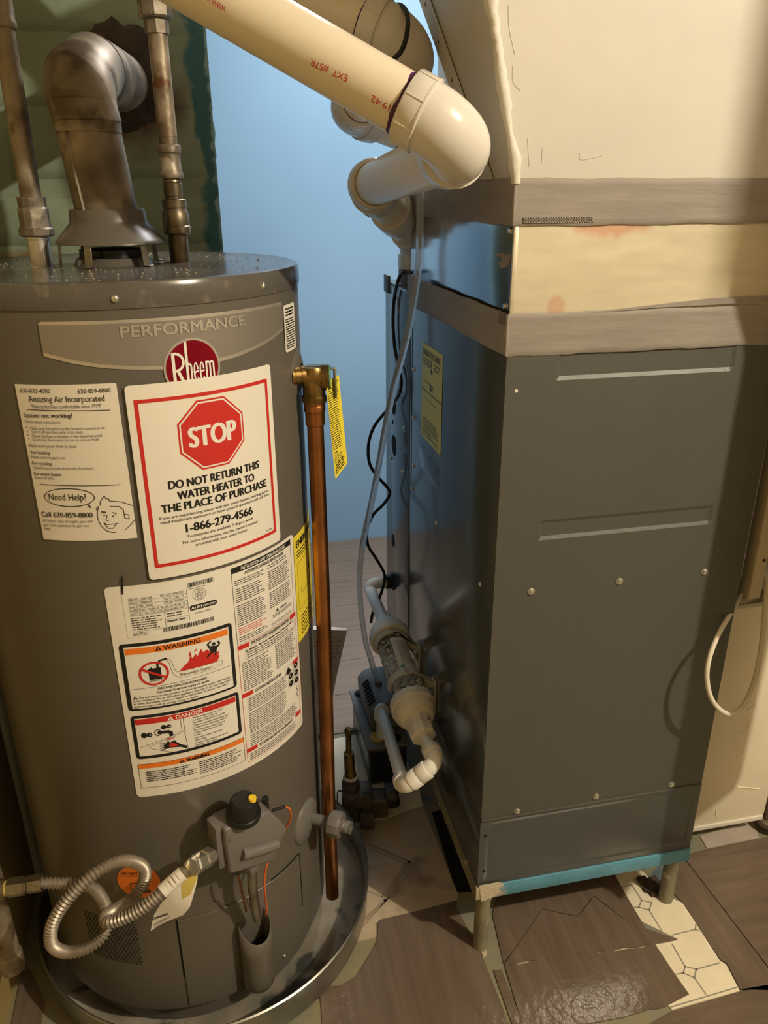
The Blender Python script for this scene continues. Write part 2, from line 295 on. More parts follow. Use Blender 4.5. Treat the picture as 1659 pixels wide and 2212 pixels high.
# ---------------------------------------------------------------- flat print wrapped on a real surface
class Print:
    def __init__(s, mp, step=(0.006, None)): s.bm = {}; s.mp = mp; s.step = step; s.texts = []; s.order = []
    def poly(s, pts, col, lay=1):
        s.bm.setdefault((col, lay), []).append([tuple(p) for p in pts])
    def rect(s, x0, y0, x1, y1, col, lay=1): s.poly([(x0,y0),(x1,y0),(x1,y1),(x0,y1)], col, lay)
    def line(s, pts, w, col, lay=1, closed=False):
        pts = [V((p[0], p[1])) for p in pts]
        if closed: pts = pts + [pts[0]]
        for a, b in zip(pts, pts[1:]):
            d = (b - a)
            if d.length < 1e-7: continue
            d = d.normalized(); nrm = V((-d.y, d.x))*w/2; e = d*w*.35
            s.poly([a - e + nrm, a - e - nrm, b + e - nrm, b + e + nrm], col, lay)
    def frame(s, x0, y0, x1, y1, w, col, lay=1):
        s.rect(x0, y0, x1, y0 + w, col, lay); s.rect(x0, y1 - w, x1, y1, col, lay); s.rect(x0, y0 + w, x0 + w, y1 - w, col, lay); s.rect(x1 - w, y0 + w, x1, y1 - w, col, lay)
    def rrect(s, x0, y0, x1, y1, r, col, lay=1):
        pts = []
        for cx, cy, a in ((x1-r, y1-r, 0), (x0+r, y1-r, 90), (x0+r, y0+r, 180), (x1-r, y0+r, 270)):
            for k in range(6): t = math.radians(a + 18*k); pts.append((cx + r*math.cos(t), cy + r*math.sin(t)))
        s.poly(pts, col, lay)
    def disc(s, x, y, r, col, lay=1, n=28, ry=None):
        ry = ry or r; s.poly([(x + r*math.cos(2*math.pi*k/n), y + ry*math.sin(2*math.pi*k/n)) for k in range(n)], col, lay)
    def ring(s, x, y, r, w, col, lay=1, n=32, ry=None, a0=0, a1=360):
        ry = ry or r; m = n
        for k in range(m):
            a, b = math.radians(a0 + (a1-a0)*k/m), math.radians(a0 + (a1-a0)*(k+1)/m)
            s.poly([(x + r*math.cos(a), y + ry*math.sin(a)), (x + r*math.cos(b), y + ry*math.sin(b)), (x + (r-w)*math.cos(b), y + (ry-w)*math.sin(b)), (x + (r-w)*math.cos(a), y + (ry-w)*math.sin(a))], col, lay)
    def text(s, t, x, y, h, w=None, col='black_ink', bold=0.0, lay=2, align='L', rot=0.0, shear=0.0):
        s.texts.append((t, x, y, h, w, col, bold, lay, align, rot, shear))
    def greek(s, x0, x1, y1, y0, n, col='grey_ink', lay=2, fill=.45, seed=1, ragged=.25):
        rnd = random.Random(seed); p = (y1 - y0)/n
        for i in range(n):
            y = y1 - p*(i + .5); xe = x1 - (x1 - x0)*rnd.random()*ragged; x = x0
            while x < xe - p*.4:
                w = min(p*(.9 + rnd.random()*2.6), xe - x); s.rect(x, y - p*fill/2, x + w, y + p*fill/2, col, lay); x += w + p*.45
    def build(s, name, parent, lift=0.0006, gap=0.00025):
        # texts: make all, update once, harvest
        obs = []
        for t in s.texts:
            cu = bpy.data.curves.new('t', 'FONT'); cu.body = t[0]; cu.size = 1; cu.resolution_u = 5 if t[3] > .008 else 2; cu.fill_mode = 'FRONT'
            ob = bpy.data.objects.new('t', cu); COL.objects.link(ob); obs.append(ob)
        if obs: bpy.context.view_layer.update()
        dg = bpy.context.evaluated_depsgraph_get()
        bm = bmesh.new(); mats = []
        def mi(c):
            if c not in mats: mats.append(c)
            return mats.index(c)
        for (col, lay), polys in s.bm.items():
            for p in polys:
                if len(p) == 4:
                    tri = [(0,1,2),(0,2,3)]
                else: tri = geometry.tessellate_polygon([[V((q[0], q[1], 0)) for q in p]])
                vs = [bm.verts.new((q[0], q[1], lay)) for q in p]
                for t in tri:
                    a, b, c = (vs[i].co for i in t)
                    if (b - a).cross(c - a).z < 0: t = (t[0], t[2], t[1])
                    try: f = bm.faces.new([vs[i] for i in t]); f.material_index = mi(col)
                    except ValueError: pass
        for ob, t in zip(obs, s.texts):
            me = bpy.data.meshes.new_from_object(ob.evaluated_get(dg))
            if len(me.vertices):
                co = np.array([v.co[:] for v in me.vertices]); x0, x1 = co[:,0].min(), co[:,0].max()
                h = t[3]/0.70; bo = t[6]*t[3] if t[6] >= .012 else 0; sx = ((t[4] - 2*bo)/(x1 - x0)) if t[4] else h
                ww = (x1 - x0)*sx; off = {'L': 0, 'C': -ww/2, 'R': -ww}[t[8]]
                ca, sa = math.cos(t[9]), math.sin(t[9]); i = mi(t[5])
                for qi, (qx, qy) in enumerate(((-1, 0), (-.33, .35), (.33, -.35), (1, 0)) if bo else ((0, 0),)):
                  vs = []
                  for c in co:
                    px, py = (c[0] - x0)*sx + off + qx*bo, c[1]*h + qy*bo; px += py*t[10]
                    vs.append(bm.verts.new((t[1] + px*ca - py*sa, t[2] + px*sa + py*ca, t[7] + .06*qi)))
                  for p in me.polygons:
                    try: f = bm.faces.new([vs[k] for k in p.vertices]); f.material_index = i
                    except ValueError: pass
            cu = ob.data; bpy.data.objects.remove(ob); bpy.data.curves.remove(cu); bpy.data.meshes.remove(me)
        for ax, st in enumerate(s.step):
            if st and bm.verts:
                lo = min(v.co[ax] for v in bm.verts); hi = max(v.co[ax] for v in bm.verts); x = math.floor(lo/st)*st + st
                no = (1, 0, 0) if ax == 0 else (0, 1, 0)
                while x < hi:
                    g = [f for f in bm.faces if min(v.co[ax] for v in f.verts) < x < max(v.co[ax] for v in f.verts)]
                    if g:
                        gg = set(g)
                        for f in g: gg.update(f.edges); gg.update(f.verts)
                        bmesh.ops.bisect_plane(bm, geom=list(gg), dist=1e-7, plane_co=(x, 0, 0) if ax == 0 else (0, x, 0), plane_no=no)
                    x += st
        for f in bm.faces:
            f.normal_update()
            if f.normal.z < 0: f.normal_flip()
        for v in bm.verts:
            v.co = s.mp(v.co.x, v.co.y, lift + gap*v.co.z)
        me = bpy.data.meshes.new(name); bm.to_mesh(me); bm.free()
        for c in mats: me.materials.append(MT[c])
        o = bpy.data.objects.new(name, me); COL.objects.link(o)
        if parent: o.parent = parent; o.matrix_parent_inverse = parent_world(parent).inverted()
        return o
def sheet(name, mp, x0, y0, x1, y1, r, matn, parent, nx=24, lift=.0005, th=.0003):
    """a thin sticker with rounded corners, bent to a surface"""
    p = Print(mp, ((x1 - x0)/nx, None)); p.rrect(x0, y0, x1, y1, r, matn, 0) if r > 0 else p.rect(x0, y0, x1, y1, matn, 0)
    o = p.build(name, parent, lift, 0)
    sd = o.modifiers.new('thickness', 'SOLIDIFY'); sd.thickness = th; sd.offset = 1
    return o
# ---------------------------------------------------------------- the room
def struct(name, mb, m, parent=None, **k):
    o = mb.build(name, m, parent, **k)
    if not parent: o['kind'] = 'structure'
    return o
floor = struct('floor', MB().box(-1.5, 2.6, -2.2, 2.70, -.05, 0), 'base', smooth=False)
struct('ceiling', MB().box(-1.5, 2.6, -2.2, 2.70, 2.25, 2.30), 'ceil', smooth=False)
struct('wall_back', MB().box(-1.5, 2.6, 2.62, 2.70, 0, 2.25), 'bluewall', smooth=False)
struct('wall_left', MB().box(-.50, -.415, -2.2, 1.455, 0, 2.25), 'tan', smooth=False)
struct('wall_side', MB().box(-1.56, -1.5, 1.40, 2.70, 0, 2.25), 'bluewall', smooth=False)
struct('wall_divider', MB().box(-1.5, -.50, 1.42, 1.455, 0, 2.25), 'bluewall', smooth=False)
struct('wall_right', MB().box(2.6, 2.68, -2.2, 2.70, 0, 2.25), 'roomwall', smooth=False)
struct('wall_front', MB().box(-.5, 2.68, -2.28, -2.2, 0, 2.25), 'roomwall', smooth=False)
# unseen blockers added off frame, shaped to throw shade on the furnace's right edge
struct('shade_blocker_1', MB().prism([(.787, .40), (.96, .545), (1.03, .60), (1.03, 1.33), (.758, 1.33), (.758, 1.24), (.787, 1.18)], .68, .70, mp=lambda x, y, z: (x, z, y)), 'wood', smooth=False)
struct('shade_blocker_2', MB().box(1.03, 1.6, .23, .25, 1.60, 2.25), 'wood', smooth=False)

struct('wall_inner', MB().box(.735, 2.6, 1.40, 1.44, 0, 2.25), 'brownwall', smooth=False)
# green brick wall: courses of brick, each proud of the recessed joints, ragged broken right edge
WB = 1.42
pos_mask(MT['greenwall'], 'X', -.045, .028, (.035, .15, .18), scale=20, amt=.45)
pos_mask(MT['greenwall'], 'X', .0, .032, (.26, .44, .48), scale=45, amt=.55)
spot(MT['greenwall'], (-.105, WB, 1.35), .14, (.15, .10, .07), scale=22)
spot(MT['greenwall'], (-.36, WB, 1.085), .22, (.20, .085, .02), scale=10, stretch=(.6, 1, 4.5))
gw = struct('wall_rear', MB().box(-.415, .0215, WB + .006, WB + .035, 0, 2.25), 'greenwall', smooth=False)
def brick_mesh(w, h, seed, ragged=False):
    rnd = random.Random(seed); mb = MB(); nx = max(3, int(w/.022)); nz = 6; vs = []; fs = []
    for j in range(nz + 1):
        for i in range(nx + 1):
            x = w*i/nx; z = h*j/nz; e = min(i, nx - i, j, nz - j)
            y = (.016 if e == 0 else .002 if e == 1 else 0) + rnd.uniform(-.0012, .0012)
            if ragged and i >= nx - 1: x += rnd.uniform(-.004, .003); y += rnd.uniform(0, .005)
            vs.append((x, y, z))
    for j in range(nz):
        for i in range(nx): a = j*(nx + 1) + i; fs.append((a, a + 1, a + nx + 2, a + nx + 1))
    return mb.add(vs, fs)
CH_B = .1015; z = .30; row = 0
while z < 1.75:
    xs = [-.415]; x = -.415 + (.10 if row % 2 else .26)
    while x < -.06: xs.append(x); x += .305
    xs.append(.0235)
    for k in range(len(xs) - 1):
        w = xs[k+1] - xs[k] - .004
        o = brick_mesh(w, CH_B - .0055, row*31 + k, k == len(xs) - 2).build('brick', 'greenwall', angle=60)
        o.data.transform(M.Translation((xs[k] + .002, WB, z)))
        o.parent = gw
    z += CH_B; row += 1
# crumbled hole round the flue
mb = MB(); vs = [(-.112, WB - .004, 1.372)]; fs = []; n = 30
jit = [random.uniform(-.13, .13) for _ in range(n)]; jit = [(jit[k-1]*.6 + jit[k] + jit[(k+1) % n]*.6)/1.6 for k in range(n)]
for ringi, (rr, yy) in enumerate(((.035, -.010), (.052, -.007), (.069, .004))):
    for k in range(n):
        a = 2*math.pi*k/n; r = rr*(1 + (jit[k] + random.uniform(-.03, .03) if ringi else 0)); vs.append((-.112 + r*math.cos(a), WB + yy + random.uniform(-.004, .004), 1.372 + r*math.sin(a)*1.28))
for k in range(n): fs.append((0, 1 + k, 1 + (k+1) % n))
for q in range(2):
    for k in range(n): a = 1 + q*n; fs.append((a + k, a + n + k, a + n + (k+1) % n, a + (k+1) % n))
mb.add(vs, fs); mb.build('crumbled_mortar', 'soot', gw, angle=70)

# ---------------------------------------------------------------- floor covering: loose vinyl planks and tiles lying on the old floor
def piece(name, pxs, m, z1=.0025, z0=0.0, world=None):
    poly = world or [tuple(PZ(*p, z1)[:2]) for p in pxs]
    return MB().prism(poly, z0, z1).build(name, m, floor, smooth=False)
def jag(a, b, n, amp, seed):
    rnd = random.Random(seed); out = []
    for k in range(n + 1):
        f = k/n; out.append((a[0] + (b[0]-a[0])*f + (rnd.uniform(-amp, amp) if 0 < k < n else 0), a[1] + (b[1]-a[1])*f + (rnd.uniform(-amp, amp) if 0 < k < n else 0)))
    return out
piece('tile', [(700, 1600), (845, 1572), (905, 1700), (913, 1740), (840, 1766), (700, 1800)], 'octa', .0022)
piece('tile', [(700, 1803), (842, 1768), (914, 1742), (989, 1930), (988, 1945), (905, 1972), (812, 1992), (812, 2024), (750, 2038), (640, 2062)], 'tile', .0022)
# diamond border printed on the beige tile
tp = Print(lambda x, y, l: (x, y, .0022 + l), (None, None))
def fl(pts, w, c):
    tp.line([tuple(PZ(*p, .0022)[:2]) for p in pts], w, c)
fl([(790, 1820), (885, 1862), (832, 1945), (740, 2030)], .006, 'tileline'); fl([(793, 1830), (876, 1866), (826, 1938), (770, 1915)], .003, 'tileline'); fl([(775, 1880), (850, 1868)], .002, 'tileline')
fl([(905, 1862), (835, 1945), (752, 2036)], .003, 'tileline')
piece('black_underlay', [(933, 1755), (985, 1927), (1026, 1926), (1000, 1850), (952, 1749)], 'dark', .0012)
tp.build('tile_pattern', floor, .0002, .0001)
piece('plank', [(818, 1987), (907, 1966), (988, 1944), (985, 1960), (1008, 2000), (1033, 2043), (1040, 2060), (1075, 2150), (1102, 2216), (1115, 2290), (690, 2290), (697, 2216), (690, 2130), (735, 2129), (770, 2108), (800, 2060), (815, 2032)], 'plank')
seam = (1282, 1936)
piece('plank', [(1064, 1975), (1075, 1930), (1322, 1878), (1384, 1990), (1400, 2012), (1355, 1990), (1283, 1934), (1248, 1979), (1172, 1962), (1130, 2025), (1088, 2080)], 'plank')
tear = jag((1090, 2084), (1416, 2040), 22, 3.0, 5)
piece('torn_flap', [(1090, 2082), (1172, 1964), (1248, 1981), (1283, 1937), (1355, 1991), (1463, 2029), (1440, 2034)] + jag((1416, 2038), (1092, 2083), 18, 2.5, 9), 'plank', .0042, .001)
piece('torn_edge', [(1120, 2080), (1200, 2066)] + jag((1300, 2056), (1440, 2030), 8, 3, 3) + jag((1440, 2042), (1100, 2090), 26, 4, 4), 'tile', .0014)
piece('plank', tear + [(1487, 2148)] + jag((1445, 2170), (1330, 2200), 8, 3, 8) + [(1240, 2216), (1130, 2216)], 'plank', .003)
piece('strip_plank', [(1066, 2096), (1083, 2094), (1132, 2216), (1108, 2216)], 'plank2')
piece('plank', [(1475, 1848), (1527, 1834), (1640, 1811), (1700, 1800), (1700, 2140)], 'plank2')
piece('plank', [(1430, 1905), (1440, 1880), (1472, 1849), (1697, 2140), (1690, 2122), (1600, 2137), (1570, 2080), (1556, 2072), (1502, 1990), (1474, 1948)], 'plank')
piece('plank', [(1452, 2184), (1600, 2141), (1700, 2124), (1720, 2290), (1380, 2290), (1395, 2216)], 'plank2')
piece('octagon_tile', [(1322, 1882), (1375, 1868), (1438, 1935), (1474, 1950), (1502, 1992), (1555, 2075), (1569, 2084), (1598, 2140), (1452, 2181), (1443, 2171), (1489, 2148), (1414, 2041), (1465, 2029), (1386, 1990)], 'octa', .0018)
op = Print(lambda x, y, l: (x, y, .0018 + l), (None, None))
def ol(*pts): op.line([tuple(PZ(*p, .0018)[:2]) for p in pts], .0022, 'octline')
ol((1345, 1915), (1365, 1912), (1386, 1945), (1408, 1950), (1402, 1966), (1380, 1960), (1386, 1945)); ol((1402, 1966), (1430, 2012)); ol((1380, 1960), (1370, 1960))
ol((1452, 2020), (1502, 2008), (1522, 2014)); ol((1502, 2008), (1504, 1992), (1496, 1975)); ol((1452, 2040), (1480, 2088), (1504, 2094), (1500, 2112), (1476, 2102), (1480, 2088)); ol((1504, 2094), (1555, 2080)); ol((1500, 2112), (1525, 2148)); ol((1476, 2102), (1460, 2105)); ol((1448, 2176), (1595, 2132))
op.build('tile_pattern', floor, .0002, .0001)
piece('grey_tile', [(1512, 1806), (1625, 1768), (1640, 1809), (1527, 1832)], 'greytile', .0018)
piece('plank', [(1040, 2056), (1050, 2052), (1052, 2062), (1044, 2068)], 'tile', .0015)
# planks of the rear floor
ys = [1.512, 1.665, 1.82, 1.975, 2.13, 2.285, 2.44, 2.618]; xo = [.10, -.25, .24, -.08, .40, .05, .30]
for i in range(7):
    x = -1.49; xe = xo[i] - 1.24
    while x < 1.6:
        xe = min(max(xe, x + .1), 1.6)
        piece('plank', None, 'plankback', .0025, world=[(x, ys[i]), (xe - .0015, ys[i]), (xe - .0015, ys[i+1] - .0015), (x, ys[i+1] - .0015)]); x = xe; xe += .62
piece('plank', [(46, 2100), (62, 2092), (96, 2165), (85, 2230), (20, 2300), (24, 2216)], 'plank')

# ---------------------------------------------------------------- water heater
heater = thing('water_heater', 'dark grey tank water heater covered in labels standing in a metal pan', 'water heater', (TX, TY, .007))
R = TR
mb = MB().lathe([(0, .05), (R - .012, .05), (R - .004, .05), (R, .053), (R, 1.094)], (TX, TY, 0), n=128); mb.build('tank_jacket', 'tank', heater)
MB().lathe([(0, .0075), (R - .016, .0075), (R - .014, .02), (R - .014, .055), (0, .055)], (TX, TY, 0), n=96).build('tank_base', 'tank', heater)
MB().lathe([(R - .004, 1.09), (R + .0016, 1.092), (R + .0024, 1.0965), (R + .0022, 1.112), (R, 1.1175), (R - .005, 1.1192), (R - .014, 1.1180), (R - .02, 1.1172), (0, 1.1180)], (TX, TY, 0), n=128).build('top_cover', 'tanktop', heater)
def screw_at(s, z, parent, r=.0042, dr=.002):
    n, t = CN(s); p = CY(s, z, dr)
    mb = MB().lathe([(0, 0), (r, 0), (r, .0008), (r*.8, .0022), (r*.45, .003), (0, .0031)], p, n, 14); return mb.build('screw', 'zinc', parent)
for q in ((248, 645), (565, 618), (-20, 645)):
    screw_at(*SZ(*q), heater)
# grit lying on the top
mb = MB(); rnd = random.Random(3)
for k in range(330):
    a = rnd.uniform(0, 2*math.pi); rr = R*.9*math.sqrt(rnd.random()); sx = rnd.uniform(.0003, .0009)*(1 if k % 15 else 1.7)
    c = V((TX + rr*math.cos(a), TY + rr*math.sin(a), 1.1183)); 
    if abs(c.x - TX) < .05 and abs(c.y - TY) < .05: continue
    mb.obox(c, V((sx, rnd.uniform(-.3, .3)*sx, 0)), V((0, sx*.8, rnd.uniform(-.2, .2)*sx)), V((0, 0, sx*.5)))
tag(mb.build('grit', 'crumbs', heater, smooth=False), kind='stuff')
# draft hood
FX, FY = TX - .002, 1.098
hood = MB().lathe([(.0680, 1.1440), (.0678, 1.1450), (.0655, 1.1480), (.0585, 1.1560), (.0515, 1.1635), (.0480, 1.1675), (.0465, 1.171), (.0458, 1.1825), (.0445, 1.1842), (.039, 1.1842), (.0375, 1.179), (.045, 1.168), (.056, 1.155), (.0660, 1.1438), (.0680, 1.1440)], (FX, FY, 0), n=64).build('draft_hood', 'tank', heater, angle=50)
for a in (200, 250, 312, 40, 130):
    a = math.radians(a); d = V((math.cos(a), math.sin(a), 0)); t = V((-d.y, d.x, 0))
    mb = MB(); p0 = V((FX, FY, 1.118)) + d*.0655; p1 = V((FX, FY, 1.147)) + d*.0635
    mb.obox((p0 + p1)/2, t*.0048, d*.0009, (p1 - p0)/2); mb.obox(p0 + d*.004 + V((0, 0, .001)), t*.0048, d*.005, V((0, 0, .0009)))
    mb.build('hood_leg', 'galv_dull', hood, bevel=.0004, seg=1)
MB().lathe([(.050, 1.1175), (.048, 1.119), (.046, 1.1245), (.0435, 1.127), (.036, 1.127), (.036, 1.1175)], (FX, FY, 0), n=48).build('flue_collar', 'tank', heater)
MB().lathe([(.0405, 1.1265), (.041, 1.128), (.0405, 1.1365), (.038, 1.1372), (.034, 1.1365), (.034, 1.1265)], (FX, FY, 0), n=48).build('flue_ring', 'black', heater)

# ---- labels, all measured on the jacket
def lab(name, label, px, matn, r=.004, lift=.0006, corner=True):
    pts = [SZ(*p) for p in px]; s0 = (pts[0][0] + pts[3][0])/2; s1 = (pts[1][0] + pts[2][0])/2; z1 = (pts[0][1] + pts[1][1])/2; z0 = (pts[2][1] + pts[3][1])/2
    o = sheet(name, CY_map, s0, z0, s1, z1, r, matn, heater, 24, lift); o['label'] = label
    return o, Print(CY_map), s0, z0, s1, z1
CY_map = lambda s, z, l: tuple(CY(s, z, l))
# performance badge band
bd = Print(CY_map)
top = [SZ(*p) for p in ((82, 695), (220, 690), (345, 681), (480, 670), (607, 655))]; bot = [SZ(*p) for p in ((612, 712), (560, 735), (500, 758), (475, 770), (350, 783), (250, 783), (160, 776), (95, 765))]
zt = sum(p[1] for p in top)/5
arc = [(-.0575, 1.046), (-.03, 1.0385), (0, 1.0325), (.03, 1.029), (.06, 1.0265), (.0915, 1.0255), (.12, 1.0265), (.15, 1.029), (.18, 1.0335), (.21, 1.039), (.2405, 1.0465)]
arc_in = [(x, y + .0045) for x, y in arc]
band = arc + [(.2405, 1.0785), (.24, 1.0805), (-.055, 1.0812), (-.0578, 1.079)]
bd.poly(band, 'silver', 0); bd.poly([(x, y + .0042) for x, y in arc] + [(.2405, 1.0768), (-.0578, 1.0778)], 'foil', 1)
o = bd.build('badge_band', heater, .0008, .0003); o['label'] = 'brushed silver band reading PERFORMANCE with a curved lower edge'
p = Print(CY_map); s0, z0 = SZ(262, 730); s1, z1 = SZ(527, 683); p.text('PERFORMANCE', s0, z0 + .0005, .0118, s1 - s0, 'silver', .04); p.build('lettering', o, .0012, .0003)
# round red emblem, its foot under the big sticker
LX, LZ, LR = .0938, 1.0248, .0325
em = Print(CY_map); em.disc(LX, LZ, LR, 'silver', 0, 48); em.disc(LX, LZ, LR - .0026, 'deepred', 1, 48)
o = em.build('round_emblem', heater, .0015, .0003); o['label'] = 'round red foil emblem with white lettering'
p = Print(CY_map)
p.line([(.0722, 1.005), (.0722, 1.0418)], .0034, 'white_ink', 2); p.ring(.0745, 1.0328, .0100, .0028, 'white_ink', 2, 22, .0106, -90, 92); p.line([(.0715, 1.0421), (.0750, 1.0421)], .0028, 'white_ink', 2); p.line([(.0722, 1.0236), (.0750, 1.0236)], .0028, 'white_ink', 2); p.line([(.0762, 1.0236), (.0836, 1.006)], .0034, 'white_ink', 2)
p.line([(.0868, 1.0530), (.0868, 1.006)], .0030, 'white_ink', 2); p.ring(.0890, 1.0258, .0034, .0021, 'white_ink', 2, 12, .0050, 0, 150); p.line([(.0913, 1.0262), (.0913, 1.006)], .0021, 'white_ink', 2)
for ex in (.0965, .1034):
    p.ring(ex, 1.0195, .0031, .0019, 'white_ink', 2, 24, .0112, 20, 330); p.line([(ex - .0022, 1.0195), (ex + .0022, 1.0210)], .0019, 'white_ink', 2)
for k in range(3): p.line([(.1088 + k*.0043, 1.0298 if k == 0 else 1.0262), (.1088 + k*.0043, 1.006)], .0021, 'white_ink', 2)
p.ring(.11095, 1.0262, .0032, .0020, 'white_ink', 2, 12, .0044, 0, 180); p.ring(.11525, 1.0262, .0032, .0020, 'white_ink', 2, 12, .0044, 0, 180)
p.build('lettering', o, .0022, .0002)
# stop label
o, p, s0, z0, s1, z1 = lab('stop_label', 'large white sticker with red frame and red stop sign', [(265, 830), (577, 788), (603, 1165), (325, 1250)], 'paper', .005, .0030)
fs0, fz1 = .0264, .9968; fs1, fz0 = .1930, .7965
p.frame(fs0, fz0, fs1, fz1, .0042, 'redink')
ox, oz = .1093, .948
def octo(r): return [(ox + r*1.0*math.cos(math.radians(22.5 + 45*k)), oz + r*1.0*math.sin(math.radians(22.5 + 45*k))) for k in range(8)]
p.poly(octo(.0440), 'redink', 1); p.poly(octo(.0418), 'white_ink', 2); p.poly(octo(.0398), 'redink', 3)
p.text('STOP', ox, oz - .0118, .0232, .060, 'white_ink', .06, 4, 'C')
def stp(t, a, b, px_h, bold, h=None):
    (sa, za), (sb, zb) = SZ(*a), SZ(*b); p.text(t, sa, (za + zb)/2, px_h, sb - sa, 'black_ink', bold)
stp('DO NOT RETURN THIS', (364, 1053), (556, 1010), .0096, .055); stp('WATER HEATER TO', (383, 1075), (546, 1038), .0096, .055); stp('THE PLACE OF PURCHASE', (349, 1104), (572, 1050), .0096, .055)
stp('If you are experiencing issues with this water heater, missing parts,', (344, 1118), (575, 1063), .0036, 0); stp('need installation assistance or have general questions call toll free:', (346, 1127), (577, 1071), .0036, 0)
stp('1-866-279-4566', (401, 1145), (543, 1110), .0102, .05); stp('Technicians are available 7 days a week.', (403, 1159), (544, 1120), .0037, .0); stp('For more information, see the owner\'s manual', (394, 1171), (552, 1129), .0037, 0); stp('provided with your water heater.', (422, 1175), (532, 1146), .0037, 0)
p.text('AX10488', .174, .8035, .0026, .011, 'grey_ink')
p.build('printing', o, .0034, .0002)
# service company sticker
o, p, s0, z0, s1, z1 = lab('service_sticker', 'plain white service sticker with need help speech bubble', [(34, 828), (252, 828), (296, 1160), (94, 1165)], 'paper2', 0, .0006)
def hl(t, a, b, h, bold=0, col='black_ink'):
    (sa, za), (sb, zb) = SZ(*a), SZ(*b); p.text(t, sa, (za + zb)/2, h, sb - sa, col, bold)
hl('630-833-4000', (46, 848), (110, 848), .0048); hl('630-859-8800', (169, 848), (240, 848), .0048); hl('Amazing Air Incorporated', (64, 867), (227, 866), .0068); hl('"Making families comfortable since 1979"', (68, 880), (221, 880), .0040, 0, 'grey_ink')
p.line([SZ(60, 884), SZ(238, 885)], .0007, 'black_ink', 2); hl('System not working?', (54, 901), (158, 901), .0050, .02); hl('Follow these instructions:', (57, 914), (132, 914), .0034, 0, 'grey_ink')
for k, (t, xe) in enumerate((('Make sure the switch to the furnace is turned to on.', 229), ('Turn it off and then back on to reset.', 181), ('Check the fuse or breaker in the electrical panel.', 223), ('Check the thermostat. Is it set to cool or heat?', 216))):
    hl(t, (68 + k*1.5, 926 + k*8.3), (xe, 927 + k*8.0), .0034, 0, 'grey_ink'); p.disc(*SZ(59 + k*1.5, 922 + k*8.3), .0006, 'black_ink', 2, 8)
hl('Make sure your filter is clean', (66, 965), (167, 966), .0036, 0, 'grey_ink'); hl('For heating', (69, 980), (110, 980), .0038, .015); hl('Make sure the gas is on.', (70, 990), (143, 990), .0034, 0, 'grey_ink')
hl('For cooling', (72, 1003), (114, 1004), .0038, .015); hl('Check fuses outside at the unit disconnect.', (75, 1012), (204, 1013), .0034, 0, 'grey_ink'); hl('For water heater', (76, 1026), (135, 1027), .0038, .015); hl('Check for pilot.', (77, 1034), (120, 1034), .0034, 0, 'grey_ink')
p.line([SZ(89, 1045), SZ(260, 1046)], .0007, 'black_ink', 2)
bx, bz = SZ(150, 1074); p.ring(bx, bz, .0285, .0009, 'black_ink', 2, 40, .0112); p.line([SZ(190, 1090), SZ(197, 1096), SZ(192, 1087)], .0008, 'black_ink', 2)
hl('Need Help?', (108, 1080), (188, 1079), .0080, .0); hl('Call 630-859-8800', (92, 1115), (202, 1116), .0062, .015); hl('24 hours, day or night, you will', (94, 1125), (201, 1128), .0034, 0, 'grey_ink'); hl('get a live operator to get you', (96, 1134), (193, 1138), .0034, 0, 'grey_ink'); hl('help.', (98, 1143), (112, 1143), .0034, 0, 'grey_ink')
def pl(pts, w=.0007): p.line([SZ(x, y) for x, y in pts], w, 'black_ink', 2)
pl([(214, 1092), (211, 1105), (212, 1120), (219, 1134), (230, 1145), (243, 1149), (250, 1149)]); pl([(218, 1091), (217, 1083), (226, 1070), (230, 1077), (235, 1076), (237, 1081), (262, 1083), (287, 1091)]); pl([(238, 1093), (258, 1093), (267, 1100), (270, 1118), (280, 1120)]); pl([(211, 1094), (209, 1098), (211, 1102)]); pl([(219, 1104), (229, 1105), (229, 1107), (220, 1106)]); pl([(243, 1106), (252, 1108), (250, 1110)])
p.disc(*SZ(226, 1112), .0009, 'black_ink', 2, 10); p.disc(*SZ(245, 1114), .0009, 'black_ink', 2, 10); pl([(232, 1112), (230, 1122), (235, 1124)]); pl([(225, 1128), (232, 1132), (245, 1131), (256, 1129)]); pl([(226, 1129), (234, 1140), (245, 1140), (252, 1130)]); pl([(271, 1144), (283, 1132), (291, 1122)]); pl([(270, 1110), (279, 1111), (279, 1120)])
p.build('printing', o, .0010, .0002)
# the large instruction label
o, p, s0, z0, s1, z1 = lab('instruction_label', 'tall white instruction label with warnings and diagrams', [(222, 1268), (628, 1155), (655, 1560), (298, 1720)], 'paper', .006, .0006)
def tri(x, y, h, col, ex, lay=3):
    p.poly([(x - h*.58, y), (x + h*.58, y), (x, y + h)], col, lay); p.line([(x, y + h*.62), (x, y + h*.34)], h*.13, ex, lay + 1); p.rect(x - h*.06, y + h*.12, x + h*.06, y + h*.24, ex, lay + 1)
# rating plate
p.rrect(-.0150, .7064, .0992, .7710, .003, 'white_ink', 1)
for k, (t, t2) in enumerate((('SERIAL NO.  Q302016240', 'MFG. DATE  26MAY2020'), ('MODEL NO.  XG40S06EC34U0', 'Cap. U.S. Gals.  40'), ('Input BTUH  34,000', 'TYPE GAS - NATURAL'), ('Gas PRESS. IN. W.C. -  Manifold - 4.0  Max. inlet - 10.5  Min. inlet - 5.0', ''), ('ANSI Z21.10.1 - CSA 4.1-2017 CATEGORY I NATURAL DRAFT', ''))):
    zz = .7605 - k*.0050; wide = t2 == ''
    p.text(t, -.0085, zz - .0037, .0030, .064 if wide else .027, 'black_ink', .0); p.line([(-.0092, zz - .0046), (.0588, zz - .0046)], .0003, 'black_ink', 2)
    if t2: p.text(t2, .031 if k else .028, zz - .0034, .0030, .024 if k else .027, 'black_ink', .0)
